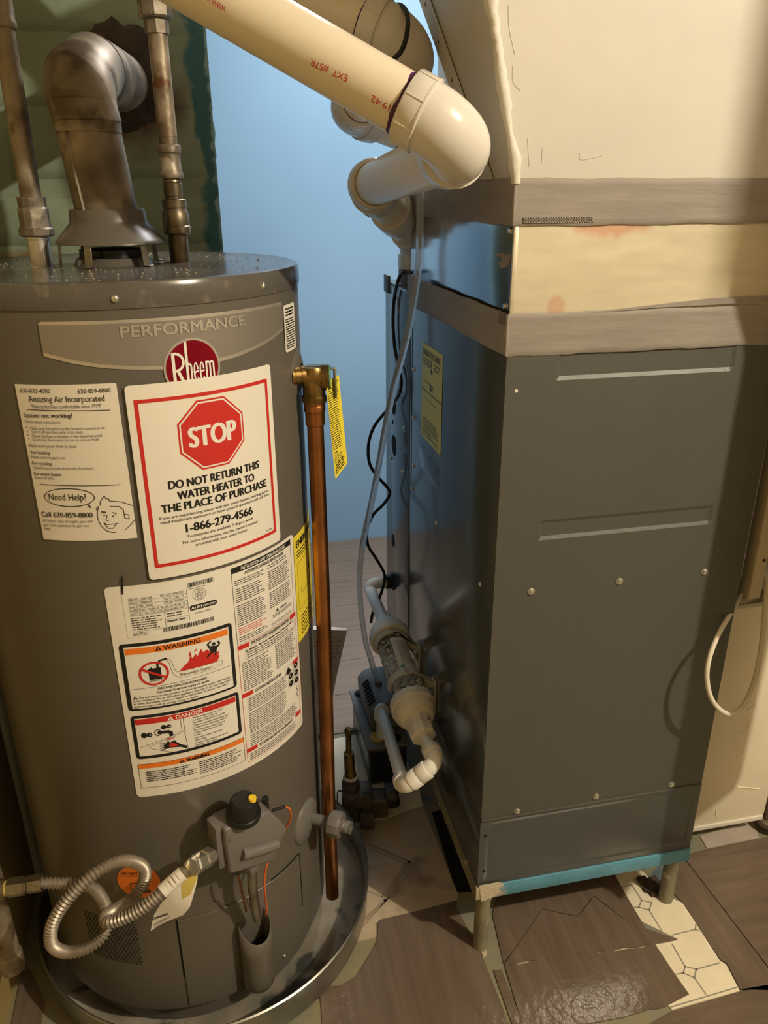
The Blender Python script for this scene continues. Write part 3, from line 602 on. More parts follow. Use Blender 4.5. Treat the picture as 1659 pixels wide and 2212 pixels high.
p.greek(-.0085, .028, .7342, .7160, 6, 'grey_ink', 2, .5, 4); p.line([(.0305, .7356), (.0305, .7165)], .0004, 'black_ink', 2); p.line([(-.0088, .7148), (.0585, .7148)], .0003, 'black_ink', 2); p.line([(.0588, .7605), (.0588, .7195)], .0004, 'black_ink', 2); p.line([(.031, .7255), (.0588, .7255)], .0003, 'black_ink', 2)
p.greek(.0325, .055, .7345, .7275, 2, 'grey_ink', 2, .5, 5); p.greek(.0325, .055, .7245, .7205, 1, 'grey_ink', 2, .6, 6, .05); p.greek(-.0085, .012, .7135, .7085, 3, 'grey_ink', 2, .5, 9)
def bars(x0, x1, y0, y1, seed):
    r = random.Random(seed); x = x0
    while x < x1: w = r.choice((.0004, .0004, .0008, .0012)); p.rect(x, y0, min(x + w, x1), y1, 'black_ink', 2); x += w + r.choice((.0004, .0004, .0008))
bars(.0605, .0925, .7625, .7685, 1); bars(.0265, .0880, .7090, .7150, 2)
p.text('Manufactured in Saltillo', .062, .7595, .0018, .020, 'grey_ink'); p.ring(.0735, .7505, .0082, .0005, 'grey_ink', 2, 28); p.ring(.0735, .7505, .0052, .0004, 'grey_ink', 2, 24)
p.line([(.0735 + .0052*math.sin(math.radians(144*k)), .7505 + .0052*math.cos(math.radians(144*k))) for k in range(6)], .0005, 'grey_ink', 2)
p.text('DESIGN', .0735, .7563, .0017, .009, 'grey_ink', 0, 2, 'C'); p.text('CERTIFIED', .0735, .7433, .0017, .011, 'grey_ink', 0, 2, 'C')
p.rrect(.0605, .7305, .0945, .7375, .0025, 'black_ink', 2); p.text('AHRI', .0622, .7322, .0038, .013, 'white_ink', .04, 3); p.text('CERTIFIED', .0765, .7325, .0028, .0165, 'white_ink', .02, 3); p.text('ASSEMBLED IN MEXICO', .066, .7250, .0019, .021, 'black_ink')
# flammable vapour warning
p.rrect(-.0275, .6012, .1112, .6985, .005, 'black_ink', 1); p.rect(-.0222, .6042, .1062, .6938, 'white_ink', 2); p.rect(-.0214, .6832, .1048, .6916, 'orangeink', 3)
tri(.0179, .6848, .0068, 'black_ink', 'orangeink', 4); p.text('WARNING', .0240, .6845, .0062, .0455, 'black_ink', .04, 4)
p.ring(.0092, .6535, .0178, .0027, 'redink', 5, 40, .0172); p.rect(.0030, .6420, .0178, .6608, 'black_ink', 3); p.rect(.0058, .6608, .0074, .6625, 'black_ink', 3); p.line([(.0142, .6605), (.0145, .6660), (.0175, .6705), (.0255, .6715)], .0026, 'black_ink', 3); p.line([(-.0055, .6620), (.0228, .6460)], .0029, 'redink', 6); p.text('FLAMMABLES', .0036, .6425, .0022, .0138, 'white_ink', .03, 4)
wav = [(.0262, .6715), (.0300, .6690), (.0325, .6620), (.0335, .6550), (.0365, .6500)] + [(.0392 + k*.0042, .6495 + .0006*(k % 2)) for k in range(12)]; p.line(wav, .0004, 'black_ink', 3)
wav = [(.0262, .6690), (.0285, .6640), (.0300, .6540), (.0330, .6460), (.0370, .6425)] + [(.0392 + k*.0042, .6405 + .0007*(k % 2)) for k in range(12)]; p.line(wav, .0004, 'black_ink', 3); p.ring(.0905, .6462, .0040, .0004, 'black_ink', 3, 18)
p.text('Flammable Vapors', .0400, .6430, .0038, .0405, 'black_ink', .01, 4)
p.poly([(.0392, .6500), (.0467, .6573), (.0510, .6602), (.0550, .6690), (.0568, .6640), (.0612, .6700), (.0630, .6655), (.0684, .6749), (.0705, .6690), (.0760, .6715), (.0800, .6660), (.0835, .6690), (.0840, .6630), (.0917, .6640), (.0895, .6585), (.0917, .6570), (.0869, .6494)], 'redink', 3)
p.poly([(.0525, .6670), (.0545, .6760), (.0560, .6690)], 'redink', 3); p.poly([(.0590, .6720), (.0625, .6770), (.0630, .6740)], 'redink', 3)
p.disc(.0849, .6768, .0024, 'black_ink', 5, 14); p.poly([(.0775, .6755), (.0910, .6725), (.0885, .6690), (.0872, .6640), (.0830, .6640), (.0800, .6670)], 'black_ink', 5); p.line([(.0785, .6745), (.0772, .6785), (.0812, .6815)], .0021, 'black_ink', 5); p.line([(.0905, .6720), (.0925, .6750), (.0908, .6785)], .0021, 'black_ink', 5); p.line([(.0822, .6655), (.0790, .6640), (.0755, .6605)], .0020, 'black_ink', 5); p.line([(.0868, .6650), (.0858, .6605)], .0020, 'black_ink', 5)
p.line([(-.022, .6330), (.106, .6370)], .0005, 'black_ink', 3)
for t, x, y, w, h, b in (('FIRE AND EXPLOSION HAZARD', .0117, .6290, .0601, .0034, .015), ('Can result in serious injury or death', .0092, .6240, .0650, .0034, .02), ('Do not store or use gasoline or other flammable vapors and liquids', -.0118, .6190, .114, .0031, .01), ('in the vicinity of this or any other appliance. Storage of or use of gasoline', -.0200, .6147, .123, .0031, .01), ('or other flammable vapors or liquids in the vicinity of this or any other', -.0202, .6104, .119, .0031, .01), ('appliance can result in serious injury or death.', -.0203, .6060, .079, .0031, .01)):
    p.text(t, x, y, h, w, 'black_ink', b, 4)
tri(-.0169, .6185, .0052, 'black_ink', 'white_ink', 4)
# scald danger
p.rrect(-.0268, .5262, .1122, .5935, .005, 'black_ink', 1); p.rect(-.0222, .5308, .1075, .5892, 'white_ink', 2); p.rect(-.0216, .5798, .1068, .5882, 'redink', 3); tri(.0214, .5806, .0066, 'white_ink', 'redink', 4); p.text('DANGER', .0281, .5812, .0056, .0345, 'white_ink', .04, 4)
p.line([(.0330, .5798), (.0335, .5600), (.0365, .5580), (.0385, .5312)], .0005, 'black_ink', 3); p.line([(.0365, .5798), (.0370, .5610), (.0385, .5600)], .0005, 'black_ink', 3); p.line([(-.0205, .5445), (.0335, .5605)], .0005, 'black_ink', 3); p.line([(.0185, .5308), (-.0060, .5410), (-.0085, .5440), (-.0060, .5460), (.0320, .5580)], .0005, 'black_ink', 3)
for q in ((-.0130, .5632, .0042), (.0118, .5720, .0036)): p.disc(q[0], q[1], q[2]*.9, 'black_ink', 4, 16, q[2]); p.disc(q[0] + .0066, q[1], q[2]*.9, 'black_ink', 4, 6); p.rect(q[0], q[1] - .0012, q[0] + .006, q[1] + .0012, 'black_ink', 4); p.disc(q[0] + .0076, q[1], .0011, 'white_ink', 5, 8)
p.ring(.0040, .5650, .0042, .0010, 'black_ink', 4, 18, .0052); p.line([(.0055, .5648), (.0165, .5640), (.0198, .5618), (.0200, .5580)], .0046, 'black_ink', 4); p.text('HOT', .0138, .5510, .0042, .0105, 'redink', .03, 5)
p.poly([(.0085, .5440), (.0125, .5462), (.0150, .5505), (.0165, .5470), (.0200, .5480), (.0235, .5490), (.0245, .5462), (.0310, .5400), (.0370, .5370), (.0375, .5320), (.0290, .5370), (.0180, .5385), (.0110, .5388)], 'black_ink', 4); p.poly([(.0165, .5462), (.0200, .5462), (.0270, .5410), (.0220, .5388), (.0150, .5405)], 'redink', 5)
for k in range(4): p.line([(.0150, .5455 - k*.0020), (.0045, .5468 - k*.0034)], .0014, 'black_ink', 4)
yy = .5780
for t, w in (('Water temperature over 125\u00b0F', .043), ('can cause severe burns', .034), ('instantly or death from scalds.', .046), ('Children, disabled and elderly are', .050), ('at highest risk of being scalded.', .048), ('See instruction manual before', .044), ('setting temperature of water', .041), ('heater.', .010), ('Feel water before bathing or', .041), ('showering.', .016), ('Temperature limiting valves are', .047), ('available, see manual.', .032)):
    p.text(t, .0478, yy - .0024, .0026, w*.94, 'black_ink', .01, 4); yy -= .00365 + (.0008 if t.endswith('.') else 0)
# lower warning
p.frame(-.0265, .4790, .1137, .5180, .0005, 'black_ink', 2); p.rect(-.0265, .5105, .1137, .5180, 'orangeink', 1); tri(.0290, .5110, .0058, 'black_ink', 'orangeink', 3); p.text('WARNING', .0344, .5114, .0050, .030, 'black_ink', .06, 4)
p.greek(-.018, .046, .5065, .4885, 6, 'black_ink', 3, .40, 11); p.greek(.050, .109, .5065, .4850, 7, 'black_ink', 3, .40, 12)
# right column
p.frame(.1170, .6612, .2270, .7718, .0005, 'black_ink', 1); p.rect(.1170, .7640, .2270, .7718, 'black_ink', 2); p.text('INSTALLATION AND OPERATION DETAILS', .1310, .7655, .0048, .082, 'white_ink', .02, 3, shear=.15); p.text('AUTOMATIC STORAGE WATER HEATER', .1360, .7578, .0044, .072, 'black_ink', .02, 3, shear=.15)
for (x0, x1, y1, y0, n, c, sd) in ((.1205, .169, .7540, .7455, 3, 'black_ink', 21), (.1205, .169, .7425, .7215, 7, 'black_ink', 22), (.1205, .169, .7185, .6870, 11, 'black_ink', 23), (.1205, .166, .6855, .6745, 4, 'redink', 24), (.1205, .168, .6725, .6640, 3, 'black_ink', 25), (.174, .2235, .7560, .7490, 2, 'black_ink', 26), (.174, .2235, .7465, .7185, 9, 'black_ink', 27), (.174, .2235, .7155, .6905, 8, 'black_ink', 28), (.174, .2235, .6690, .6640, 2, 'grey_ink', 29)): p.greek(x0, x1, y1, y0, n, c, 2, .36, sd)
tri(.188, .6815, .005, 'black_ink', 'white_ink', 2); p.text('WARNING', .194, .682, .0030, .015, 'black_ink', .02, 2); p.greek(.178, .222, .6800, .6745, 2, 'black_ink', 2, .4, 31)
p.frame(.1170, .4725, .2300, .6598, .0005, 'redink', 1)
def hd(t, y, w): p.rect(.1170, y, .1345, y + .0065, 'redink', 2); p.rect(.2150, y, .2300, y + .0065, 'redink', 2); p.text(t, .1375, y + .0010, .0046, w, 'black_ink', .025, 3, shear=.1)
hd('FOR YOUR SAFETY READ BEFORE OPERATING', .6532, .074); p.frame(.128, .6350, .2255, .6520, .0003, 'black_ink', 2); tri(.1305, .6465, .0035, 'black_ink', 'white_ink', 2); p.text('WARNING', .1335, .6468, .0028, .0135, 'black_ink', .03, 2); p.greek(.150, .2235, .6505, .6465, 1, 'black_ink', 2, .45, 32, .02); p.greek(.130, .2235, .6460, .6360, 3, 'black_ink', 2, .36, 33)
p.greek(.121, .172, .6330, .5880, 15, 'black_ink', 2, .36, 34); p.greek(.178, .2265, .6330, .5930, 13, 'black_ink', 2, .36, 35)
hd('LIGHTING INSTRUCTIONS', .5790, .050); p.greek(.1245, .200, .5755, .5540, 7, 'black_ink', 2, .36, 36, .1); p.greek(.1245, .196, .5520, .5180, 11, 'black_ink', 2, .36, 37, .1); p.greek(.1245, .222, .5160, .4965, 6, 'black_ink', 2, .36, 38, .1)
for x, y in ((.2085, .566), (.2085, .5535), (.2230, .5755), (.2230, .5630), (.2230, .5505)): p.frame(x - .0068, y - .0058, x + .0068, y + .0058, .0003, 'grey_ink', 2); p.disc(x, y, .0048, 'black_ink', 3, 20); p.disc(x - .0015, y + .001, .0011, 'white_ink', 4, 8)
p.frame(.1965, .5725, .2145, .5855, .0003, 'grey_ink', 2); p.disc(.2035, .576, .0052, 'black_ink', 3, 20, .004); p.disc(.2035, .580, .0026, 'black_ink', 3, 14)
p.line([(.2235, .5400), (.2215, .536), (.2245, .532), (.222, .528), (.2235, .521)], .0008, 'black_ink', 3)
hd('TO TURN GAS OFF TO THE APPLIANCE', .4890, .068); p.greek(.121, .215, .4865, .4745, 4, 'black_ink', 2, .36, 39, .1)
p.build('printing', o, .0010, .00022)
# yellow energy label on the side, small white caution sticker
def yel(o, mpf, s0, z0, s1, z1, word, fr=True, num='$'):
    q = Print(mpf); w = s1 - s0; h = z1 - z0
    q.text(word, s0 + w*.06, z1 - h*.115, h*.062, w*.86, 'black_ink', .05); q.greek(s0 + w*.06, s0 + w*.5, z1 - h*.14, z1 - h*.22, 3, 'black_ink', 2, .35, 3); q.greek(s0 + w*.62, s0 + w*.94, z1 - h*.14, z1 - h*.22, 3, 'black_ink', 2, .35, 5)
    if fr: q.frame(s0 + w*.06, z0 + h*.30, s0 + w*.94, z1 - h*.26, .0005, 'black_ink', 1)
    q.text(num, s0 + w*.5, z1 - h*.44, h*.055, None, 'black_ink', .03, 2, 'C'); q.line([(s0 + w*.15, z1 - h*.5), (s0 + w*.15, z1 - h*.56), (s0 + w*.85, z1 - h*.56)], .0006, 'black_ink', 2); q.greek(s0 + w*.1, s0 + w*.9, z0 + h*.24, z0 + h*.04, 6, 'black_ink', 2, .3, 8, .4)
    return q
o = sheet('energy_label', CY_map, .2369, .6035, .3560, .7690, .002, 'yellow', heater, 30, .0006); o['label'] = 'bright yellow energy label wrapped round the side of the tank'
q = yel(o, CY_map, .2369, .6035, .3560, .7690, 'ENERGYGUIDE', True, '$'); q.build('printing', o, .0010, .0002)
o, p, s0, z0, s1, z1 = lab('caution_sticker', 'small upright white caution sticker beside the badge', [(608, 660), (632, 653), (637, 752), (617, 760)], 'paper', .003, .0012)
p.greek(s0 + .004, s1 - .004, z1 - .003, z1 - .014, 3, 'black_ink', 2, .55, 41, .2); p.greek(s0 + .003, s1 - .003, z1 - .016, z0 + .003, 13, 'black_ink', 2, .5, 42, .15); p.build('printing', o, .0016, .0002)
# orange round sticker
oc = SZ(299, 1904); em = Print(CY_map); em.disc(oc[0], oc[1], .0300, 'orangeink', 0, 40); o = em.build('round_sticker', heater, .0008, 0); o['label'] = 'round orange sticker behind the hose loop'
p = Print(CY_map); p.text('DO NOT BLOCK', oc[0], oc[1] + .0130, .0048, .042, 'black_ink', .03, 1, 'C'); p.rect(oc[0] - .024, oc[1] + .010, oc[0] + .024, oc[1] + .0106, 'black_ink', 1); p.frame(oc[0] - .012, oc[1] - .016, oc[0] + .004, oc[1] - .002, .0008, 'black_ink', 1); tri(oc[0] + .011, oc[1] - .02, .009, 'black_ink', 'orangeink', 1); p.build('printing', o, .0010, .0002)
# marker stroke
q = Print(CY_map); q.poly([SZ(262, 1268), SZ(263, 1240), SZ(266, 1245), SZ(267, 1282), SZ(264, 1283)], 'black_ink', 1); q.build('marker_stroke', heater, .0020, .0002)
# plates on the side: upper and lower escutcheons
def ring_on(s, z, prof, matn, name, parent, n=40):
    nn, t = CN(s); return MB().lathe(prof, CY(s, z, 0), nn, n).build(name, matn, parent, angle=50)
ring_on(.292, .983, [(.036, -.014), (.0355, -.006), (.030, .0005), (.020, .004), (.0125, .005), (.0125, -.02)], 'tank', 'valve_escutcheon', heater)
# lower drain valve
ds, dz = .2300, .2790
ring_on(ds, dz, [(.037, -.010), (.0365, .0), (.034, .003), (.012, .007), (.0, .007)], 'grey', 'drain_escutcheon', heater)
nn, tt = CN(ds + .012); p0 = CY(ds + .012, dz - .004, 0)
dv = MB().cyl(p0, p0 + nn*.045, .009, n=20)
dv.lathe([(0, .034), (.018, .034), (.0205, .037), (.021, .043), (.021, .052), (.019, .056), (.0, .056)], p0, nn, 10); dv.build('drain_valve', 'grey', heater, angle=30)
mb = MB().lathe([(.0, .055), (.0105, .055), (.0105, .058), (.0095, .059), (.0105, .060), (.0095, .062), (.0105, .063), (.0095, .065), (.0105, .066), (.0095, .0675), (.0102, .0715), (.007, .0715), (.007, .062), (0, .062)], p0, nn, 24); mb.build('drain_outlet', 'grey', heater, angle=40)
# outer burner door with slots
def patch(s0, s1, z0, z1, dr, th, n=16):
    vs = []; fs = []
    for k in range(n + 1):
        s = s0 + (s1 - s0)*k/n
        for (zz, d) in ((z0, dr), (z1, dr), (z1, dr + th), (z0, dr + th)): vs.append(CY(s, zz, d))
    for k in range(n):
        a = k*4; b = a + 4
        for i in range(4): fs.append((a + i, b + i, b + (i+1) % 4, a + (i+1) % 4))
    fs += [(3, 2, 1, 0), tuple(n*4 + i for i in range(4))]
    return MB().add(vs, fs)
patch(-.006, .2015, .058, .2365, -.002, .0042, 24).build('burner_door', 'tank', heater, bevel=.0008, seg=1, angle=30)
patch(-.012, .062, .238, .2520, .0, .0022, 8).build('door_hem', 'tank', heater, angle=30)
for (s, z0, z1, w) in ((-.0085, .118, .238, .0028), (.2035, .122, .236, .0022)): patch(s, s + w, z0, z1, -.0015, .002, 2).build('door_slot', 'dark', heater, angle=30)
for (s0, s1, z, w) in ((.139, .2015, .2365, .0022), (.015, .050, .2375, .0018)): patch(s0, s1, z, z + w, .0002, .0012, 6).build('door_slot', 'dark', heater, angle=30)
screw_at(*SZ(612, 2063), heater, .003, .002)
# burner tube shield (open half pipe in front of the door)
cs = SZ(556, 2020, TR + .02)[0]; nn, tt = CN(cs); cc = CY(cs, 0, .012)
def shield(rad):
    vs = []; n = 28
    rows = [(.062, .55, 1), (.065, .85, 1), (.072, 1, 1), (.085, 1, 1), (.11, 1, 1), (.14, 1, 1), (None, 1, 1)]
    fs = []
    for (zz, f, g) in rows:
        for k in range(n + 1):
            a = math.radians(-115 + 230*k/n); r = rad*f
            top = .196 - .026*max(0, math.cos(a)); z_ = zz if zz is not None else top
            vs.append(cc + nn*(r*math.cos(a)*.95) + tt*(r*math.sin(a)) + V((0, 0, z_)))
    for j in range(len(rows) - 1):
        for k in range(n): a = j*(n + 1) + k; fs.append((a, a + 1, a + n + 2, a + n + 1))
    fs.append(tuple(range(n, -1, -1)))
    return MB().add(vs, fs)
o = shield(.0245).build('burner_shield', 'tank', heater, angle=50); sd = o.modifiers.new('thickness', 'SOLIDIFY'); sd.thickness = .0011; sd.offset = -1
MB().lathe([(0, 0), (.019, 0), (.019, .003), (0, .003)], cc + V((0, 0, .140)), (0, 0, 1), 20).build('shield_bottom', 'dark', heater)
# perforated air intake
mb = MB(); z = .150; row = 0
while z < .236:
    s = -.150 + (.0027 if row % 2 else 0)
    while s < -.064:
        if s < -.064:
            c = CY(s, z, .0004); n_, t_ = CN(s); vs = [c + t_*(.0017*math.cos(a)) + V((0, 0, .0017*math.sin(a))) for a in [k*math.pi/3 for k in range(6)]]
            mb.add(vs, [(0, 1, 2, 3, 4, 5)])
        s += .0054
    z += .0047; row += 1
tag(mb.build('air_holes', 'dark', heater, smooth=False), kind='stuff')

# gas control valve on the jacket
gs = .108; gn, gt = CN(gs)
gv = MB(); base = CY(gs, 0, 0)
def G(t, z, d): return base + gt*t + gn*d + V((0, 0, z))
def gpx(px, py, d): q = PN(px, py, base + gn*d, gn) - base; return q.dot(gt), q.z
FD = .052
cov = [gpx(*q, FD) for q in ((484, 1794), (497, 1891), (592, 1862), (622, 1790), (612, 1780), (585, 1754), (560, 1760), (535, 1772))]
gvo = MB().prism(cov, .012, FD, mp=lambda x, y, d: G(x, y, d)).build('gas_valve', 'grey', heater, bevel=.0045, seg=3, angle=50); gvo['label'] = 'boxy grey gas control valve with a black dial'
a0, b0 = gpx(517, 1851, FD), gpx(605, 1818, FD); mbq = MB().tube(catmull([G(a0[0] + .004, a0[1] + .002, FD), G((a0[0] + b0[0])/2, (a0[1] + b0[1])/2, FD), G(b0[0] - .006, b0[1], FD)], 6), .0085, 16); mbq.build('cover_rib', 'grey', gvo)
q = gpx(503, 1810, FD); MB().lathe([(0, -.001), (.006, -.001), (.0055, .0012), (.004, .0016), (0, .0005)], G(q[0], q[1], FD), gn, 20).build('cover_dimple', 'grey', gvo)
MB().obox(G(cov[0][0] - .003, (cov[0][1] + cov[1][1])/2 + .004, .030), gt*.006, gn*.014, V((0, 0, .036))).build('valve_body', 'grey', gvo, bevel=.004, seg=2)
kq = gpx(526, 1748, .045); kc = G(kq[0] - .001, kq[1] - .006, .045)
kn = MB().lathe([(0, -.004), (.0232, -.004), (.0235, .002), (.0228, .004), (.0208, .005), (.0205, .014), (.0192, .0165), (.017, .0245), (.014, .0275), (0, .028)], kc, (gn*.18 + V((0, 0, 1))), 40); kn.build('dial', 'black', gvo, angle=35)
bt = G(*gpx(545, 1731, .056), .056); MB().lathe([(0, -.004), (.0048, -.004), (.0054, .007), (.0048, .008), (0, .0075)], bt, (gn*.18 + V((0, 0, 1))), 18).build('igniter_button', 'yelbtn', gvo, angle=35)
ig = G(*gpx(574, 1738, .03), .03); MB().lathe([(0, -.012), (.0045, -.012), (.0045, .001), (.003, .002), (.003, .006), (.005, .007), (.0048, .012), (0, .0125)], ig, (0, 0, 1), 16).build('igniter', 'black', gvo, angle=35)
w0 = G(*gpx(588, 1751, .03), .03); MB().tube([w0, G(*gpx(616, 1742, .035), .035)], .0022, 10).build('igniter_lead', 'black', gvo)
MB().tube(catmull([G(*gpx(x, y, d), d) for x, y, d in ((616, 1742, .035), (626, 1748, .037), (628, 1766, .034), (620, 1785, .028), (612, 1800, .02))], 6), .0014, 8).build('igniter_wire', 'orangew', gvo)
MB().tube(catmull([G(*gpx(x, y, d), d) for x, y, d in ((579, 1857, .04), (574, 1880, .042), (571, 1905, .04), (573, 1935, .034), (576, 1962, .025), (575, 1975, .02))], 6), .0014, 8).build('igniter_wire', 'orangew', gvo)
MB().tube(catmull([G(*gpx(x, y, d), d) for x, y, d in ((514, 1888, .04), (519, 1910, .042), (525, 1940, .036), (532, 1968, .024))], 6), .0016, 8).build('pilot_tube', 'copper', gvo)
gtb = [G(*gpx(x, y, d), d) for x, y, d in ((545, 1875, .04), (545, 1910, .04), (550, 1950, .036), (556, 1985, .030))]
MB().tube(catmull(gtb, 5), .0068, 16).build('burner_tube', 'steel', gvo)
MB().lathe([(0, -.012), (.012, -.012), (.012, -.004), (.008, .004), (.0, .004)], G(*gpx(541, 1878, .04), .04), (0, 0, -1), 6).build('tube_nut', 'grey', gvo, angle=25)
# ---------------------------------------------------------------- drain pan
PXc, PYc = -.096, 1.088
pan = MB().lathe([(0, .0005), (.272, .0005), (.281, .004), (.284, .012), (.285, .060), (.2875, .0625), (.2875, .0655), (.2850, .0672), (.2825, .0655), (.2815, .058), (.2800, .012), (.270, .006), (.0, .006)], (PXc, PYc, 0), n=128)
pan.m = [1 if i >= 128*10 else 0 for i in range(len(pan.f))]
tag(pan.build('drain_pan', ['pan', 'pandirt']), 'wide round galvanized drain pan under the grey tank', 'pan')
# ---------------------------------------------------------------- water pipes over the heater
def hexr(r, h0, h1, ch=.0015): return [(0, h0), (r - ch, h0), (r, h0 + ch), (r, h1 - ch), (r - ch, h1), (0, h1)]
def nip(p, nm, matn, prof, z0, n=24, par=None, angle=35): return MB().lathe(prof, (p[0], p[1], z0), (0, 0, 1), n).build(nm, matn, par, angle=angle)
cw = thing('water_pipe', 'mottled galvanized water pipe nearest the left edge above the heater', 'pipe', (-.214, 1.115, 1.118), 'water pipes above the heater')
c = (-.214, 1.115)
nip(c, 'nipple', 'zinc', [(0, -.004), (.0135, -.004), (.0135, .030), (.0145, .031), (.0145, .036), (0, .036)], 1.118, 28, cw)
nip(c, 'dielectric_union', 'fitting', [(0, .034), (.0185, .034), (.0215, .036), (.0215, .043), (.0195, .045), (.0185, .050), (.0185, .067), (.0165, .069), (.0172, .0705), (.0172, .080), (.0155, .081), (0, .081)], 1.118, 12, cw, 25)
nip(c, 'riser', 'rust', [(0, .078), (.0120, .078), (.0125, .084), (.0125, .318), (0, .318)], 1.118, 24, cw)
nip(c, 'coupling', 'rust', [(0, .262), (.0150, .262), (.0158, .265), (.0158, .268), (.0148, .270), (.0148, .306), (.0140, .308), (0, .308)], 1.118, 24, cw)
nip(c, 'upper_nipple', 'steel', [(0, .300), (.0118, .300), (.0118, .314), (.0128, .315), (.0128, .320), (.0118, .321), (.0118, .335), (0, .335)], 1.118, 24, cw)
nip(c, 'elbow', 'rust', [(0, .330), (.0165, .330), (.0165, .345), (.0190, .346), (.0190, .352), (.0165, .354), (.0165, .46), (.015, .5), (.015, .75), (0, .75)], 1.118, 24, cw)
hw = thing('water_pipe', 'rusty water pipe with several unions between flue and blue wall', 'pipe', (-.041, 1.12, 1.118), 'water pipes above the heater')
c = (-.041, 1.12)
nip(c, 'nipple', 'bronze', [(0, -.004), (.0128, -.004), (.0128, .036), (0, .036)], 1.118, 28, hw)
nip(c, 'dielectric_union', 'bronze', [(0, .034), (.0165, .034), (.0180, .036), (.0180, .044), (.0168, .045), (.0172, .050), (.0172, .058), (.0150, .064), (.0140, .066), (.0155, .067), (.0155, .076), (.0140, .077), (0, .077)], 1.118, 16, hw, 25)
nip(c, 'short_nipple', 'bronze', [(0, .075), (.0110, .075), (.0110, .0805), (.0118, .081), (.0118, .096), (.0106, .097), (.0112, .098), (.0106, .100), (.0106, .104), (0, .104)], 1.118, 24, hw)
nip(c, 'coupling', 'fitting', [(0, .102), (.0145, .102), (.0152, .104), (.0152, .108), (.0132, .112), (.0132, .130), (.0148, .132), (.0150, .139), (.0138, .141), (0, .141)], 1.118, 24, hw)
nip(c, 'riser', 'rust', [(0, .139), (.0112, .139), (.0112, .150), (.0118, .150), (.0118, .265), (0, .265)], 1.118, 24, hw)
nip(c, 'union_nut', 'fitting', [(0, .262), (.0145, .262), (.0145, .276), (.0185, .278), (.0200, .280), (.0200, .296), (.0185, .299), (.0148, .300), (.0148, .312), (.0132, .314), (0, .314)], 1.118, 8, hw, 25)
nip(c, 'upper_pipe', 'rust', [(0, .312), (.0132, .312), (.0132, .36), (.0142, .362), (.0142, .70), (0, .70)], 1.118, 18, hw)

# flue pipe: straight length, crimp, three gores into the wall
fp = thing('flue_pipe', 'weathered sheet metal flue pipe bending into the green brick wall', 'flue pipe', (FX, FY, 1.184))
fr = .0375
def gore(pts, rs, nm, matn='flue', n=40): return MB().tube(pts, rs, n, cap=False).build(nm, matn, fp, angle=40)
a = V((FX, FY, 1.176)); b = V((FX - .010, FY, 1.278)); c = V((FX - .013, FY + .001, 1.304)); 
gore([a, a + (b - a)*.5, a + (b-a)*.93, b], [fr, fr, fr, fr - .0008], 'straight_length')
gore([b - V((0, 0, .008)), b - V((0, 0, .0075)), b + V((0, 0, .004)), b + V((0, 0, .005)), b + V((0, 0, .006)), c, c + V((0,0,.008))], [fr + .0002, fr + .0018, fr + .0018, fr + .0030, fr + .0020, fr + .0018, fr + .001], 'lower_gore')
d1 = V((FX - .014, FY + .020, 1.328)); gore([c + V((0, -.002, -.003)), c + V((0, -.001, .004)), d1, d1 + V((0, .008, .006))], [fr + .001, fr + .0032, fr + .0032, fr + .001], 'middle_gore')
e1 = V((FX - .006, FY + .075, 1.347)); gore([d1 + V((0, -.006, -.006)), d1, e1, e1 + V((.0, .008, .0))], [fr + .001, fr + .0038, fr + .0038, fr + .001], 'upper_gore')
f1 = V((FX + .014, WB + .03, 1.362)); gore([e1 - V((0, .006, 0)), e1, f1], [fr + .001, fr + .0042, fr + .0042], 'wall_length')
MB().obox((a + b)/2 + V((-.022, -.0305, 0)), V((.0018, .0010, 0)), V((0, .0006, 0)), (b - a)*.46).build('lock_seam', 'flue', fp)

# ---------------------------------------------------------------- relief valve and copper discharge pipe
vx, vy = .1176, 1.0
rv = thing('relief_valve', 'brass relief valve screwed into the upper side of the grey tank', 'valve', (.10, .99, .983))
vb = V((vx, vy, .978)); tp0 = CY(.270, .983, -.004); dirn = (V((vx, vy, .983)) - tp0).normalized()
MB().lathe([(0, 0), (.0125, 0), (.0125, .004), (.0115, .005), (.0115, .012), (.0125, .013), (.0125, .018), (0, .022)], tp0, dirn, 24).build('inlet', 'brass', rv)
MB().lathe([(0, -.030), (.0165, -.030), (.0165, -.024), (.0148, -.022), (.0148, -.012), (.0158, .004), (.0158, .012), (.0140, .0155), (0, .0155)], vb, (0, 0, 1), 28).build('body', 'brass', rv, angle=30)
MB().lathe([(0, -.012), (.0152, -.012), (.0160, .010), (.0168, .011), (.0168, .0205), (0, .0205)], vb + V((0, 0, .001)), (1, -.15, 0), 28).build('bonnet', 'brass', rv, angle=30)
MB().lathe([(0, .0200), (.0155, .0200), (.0155, .0225), (0, .0225)], vb + V((0, 0, .001)), (1, -.15, 0), 28).build('green_disc', 'green', rv)
lv = MB(); lc = vb + V((.0275, -.004, -.006)); lv.obox(lc, V((.0012, 0, 0)), V((0, .0075, 0)), V((0, 0, .0200))); lv.obox(lc + V((-.003, 0, .0195)), V((.0042, 0, 0)), V((0, .0075, 0)), V((0, 0, .0012))); lv.build('test_lever', 'steel', rv, bevel=.001)
tg = V((.1330, .990, .972)); tdir = V((.62, .60, 0)).normalized()
TG = lambda x, y, l: tuple(tg + tdir*(x + .004*math.sin(y*30)) + V((.006*math.sin(-y*14)*1.0, -.004 - y*y*.4, 0)) + V((tdir.y*-1, tdir.x, 0))*(-l) + V((0, 0, y + x*(.55 if y < -.11 else .15))))
o = sheet('warning_tag', TG, -.002, -.128, .026, .004, .0015, 'yellow', rv, 4, 0, .0003)
bm = bmesh.new(); bm.from_mesh(o.data); bm.free()
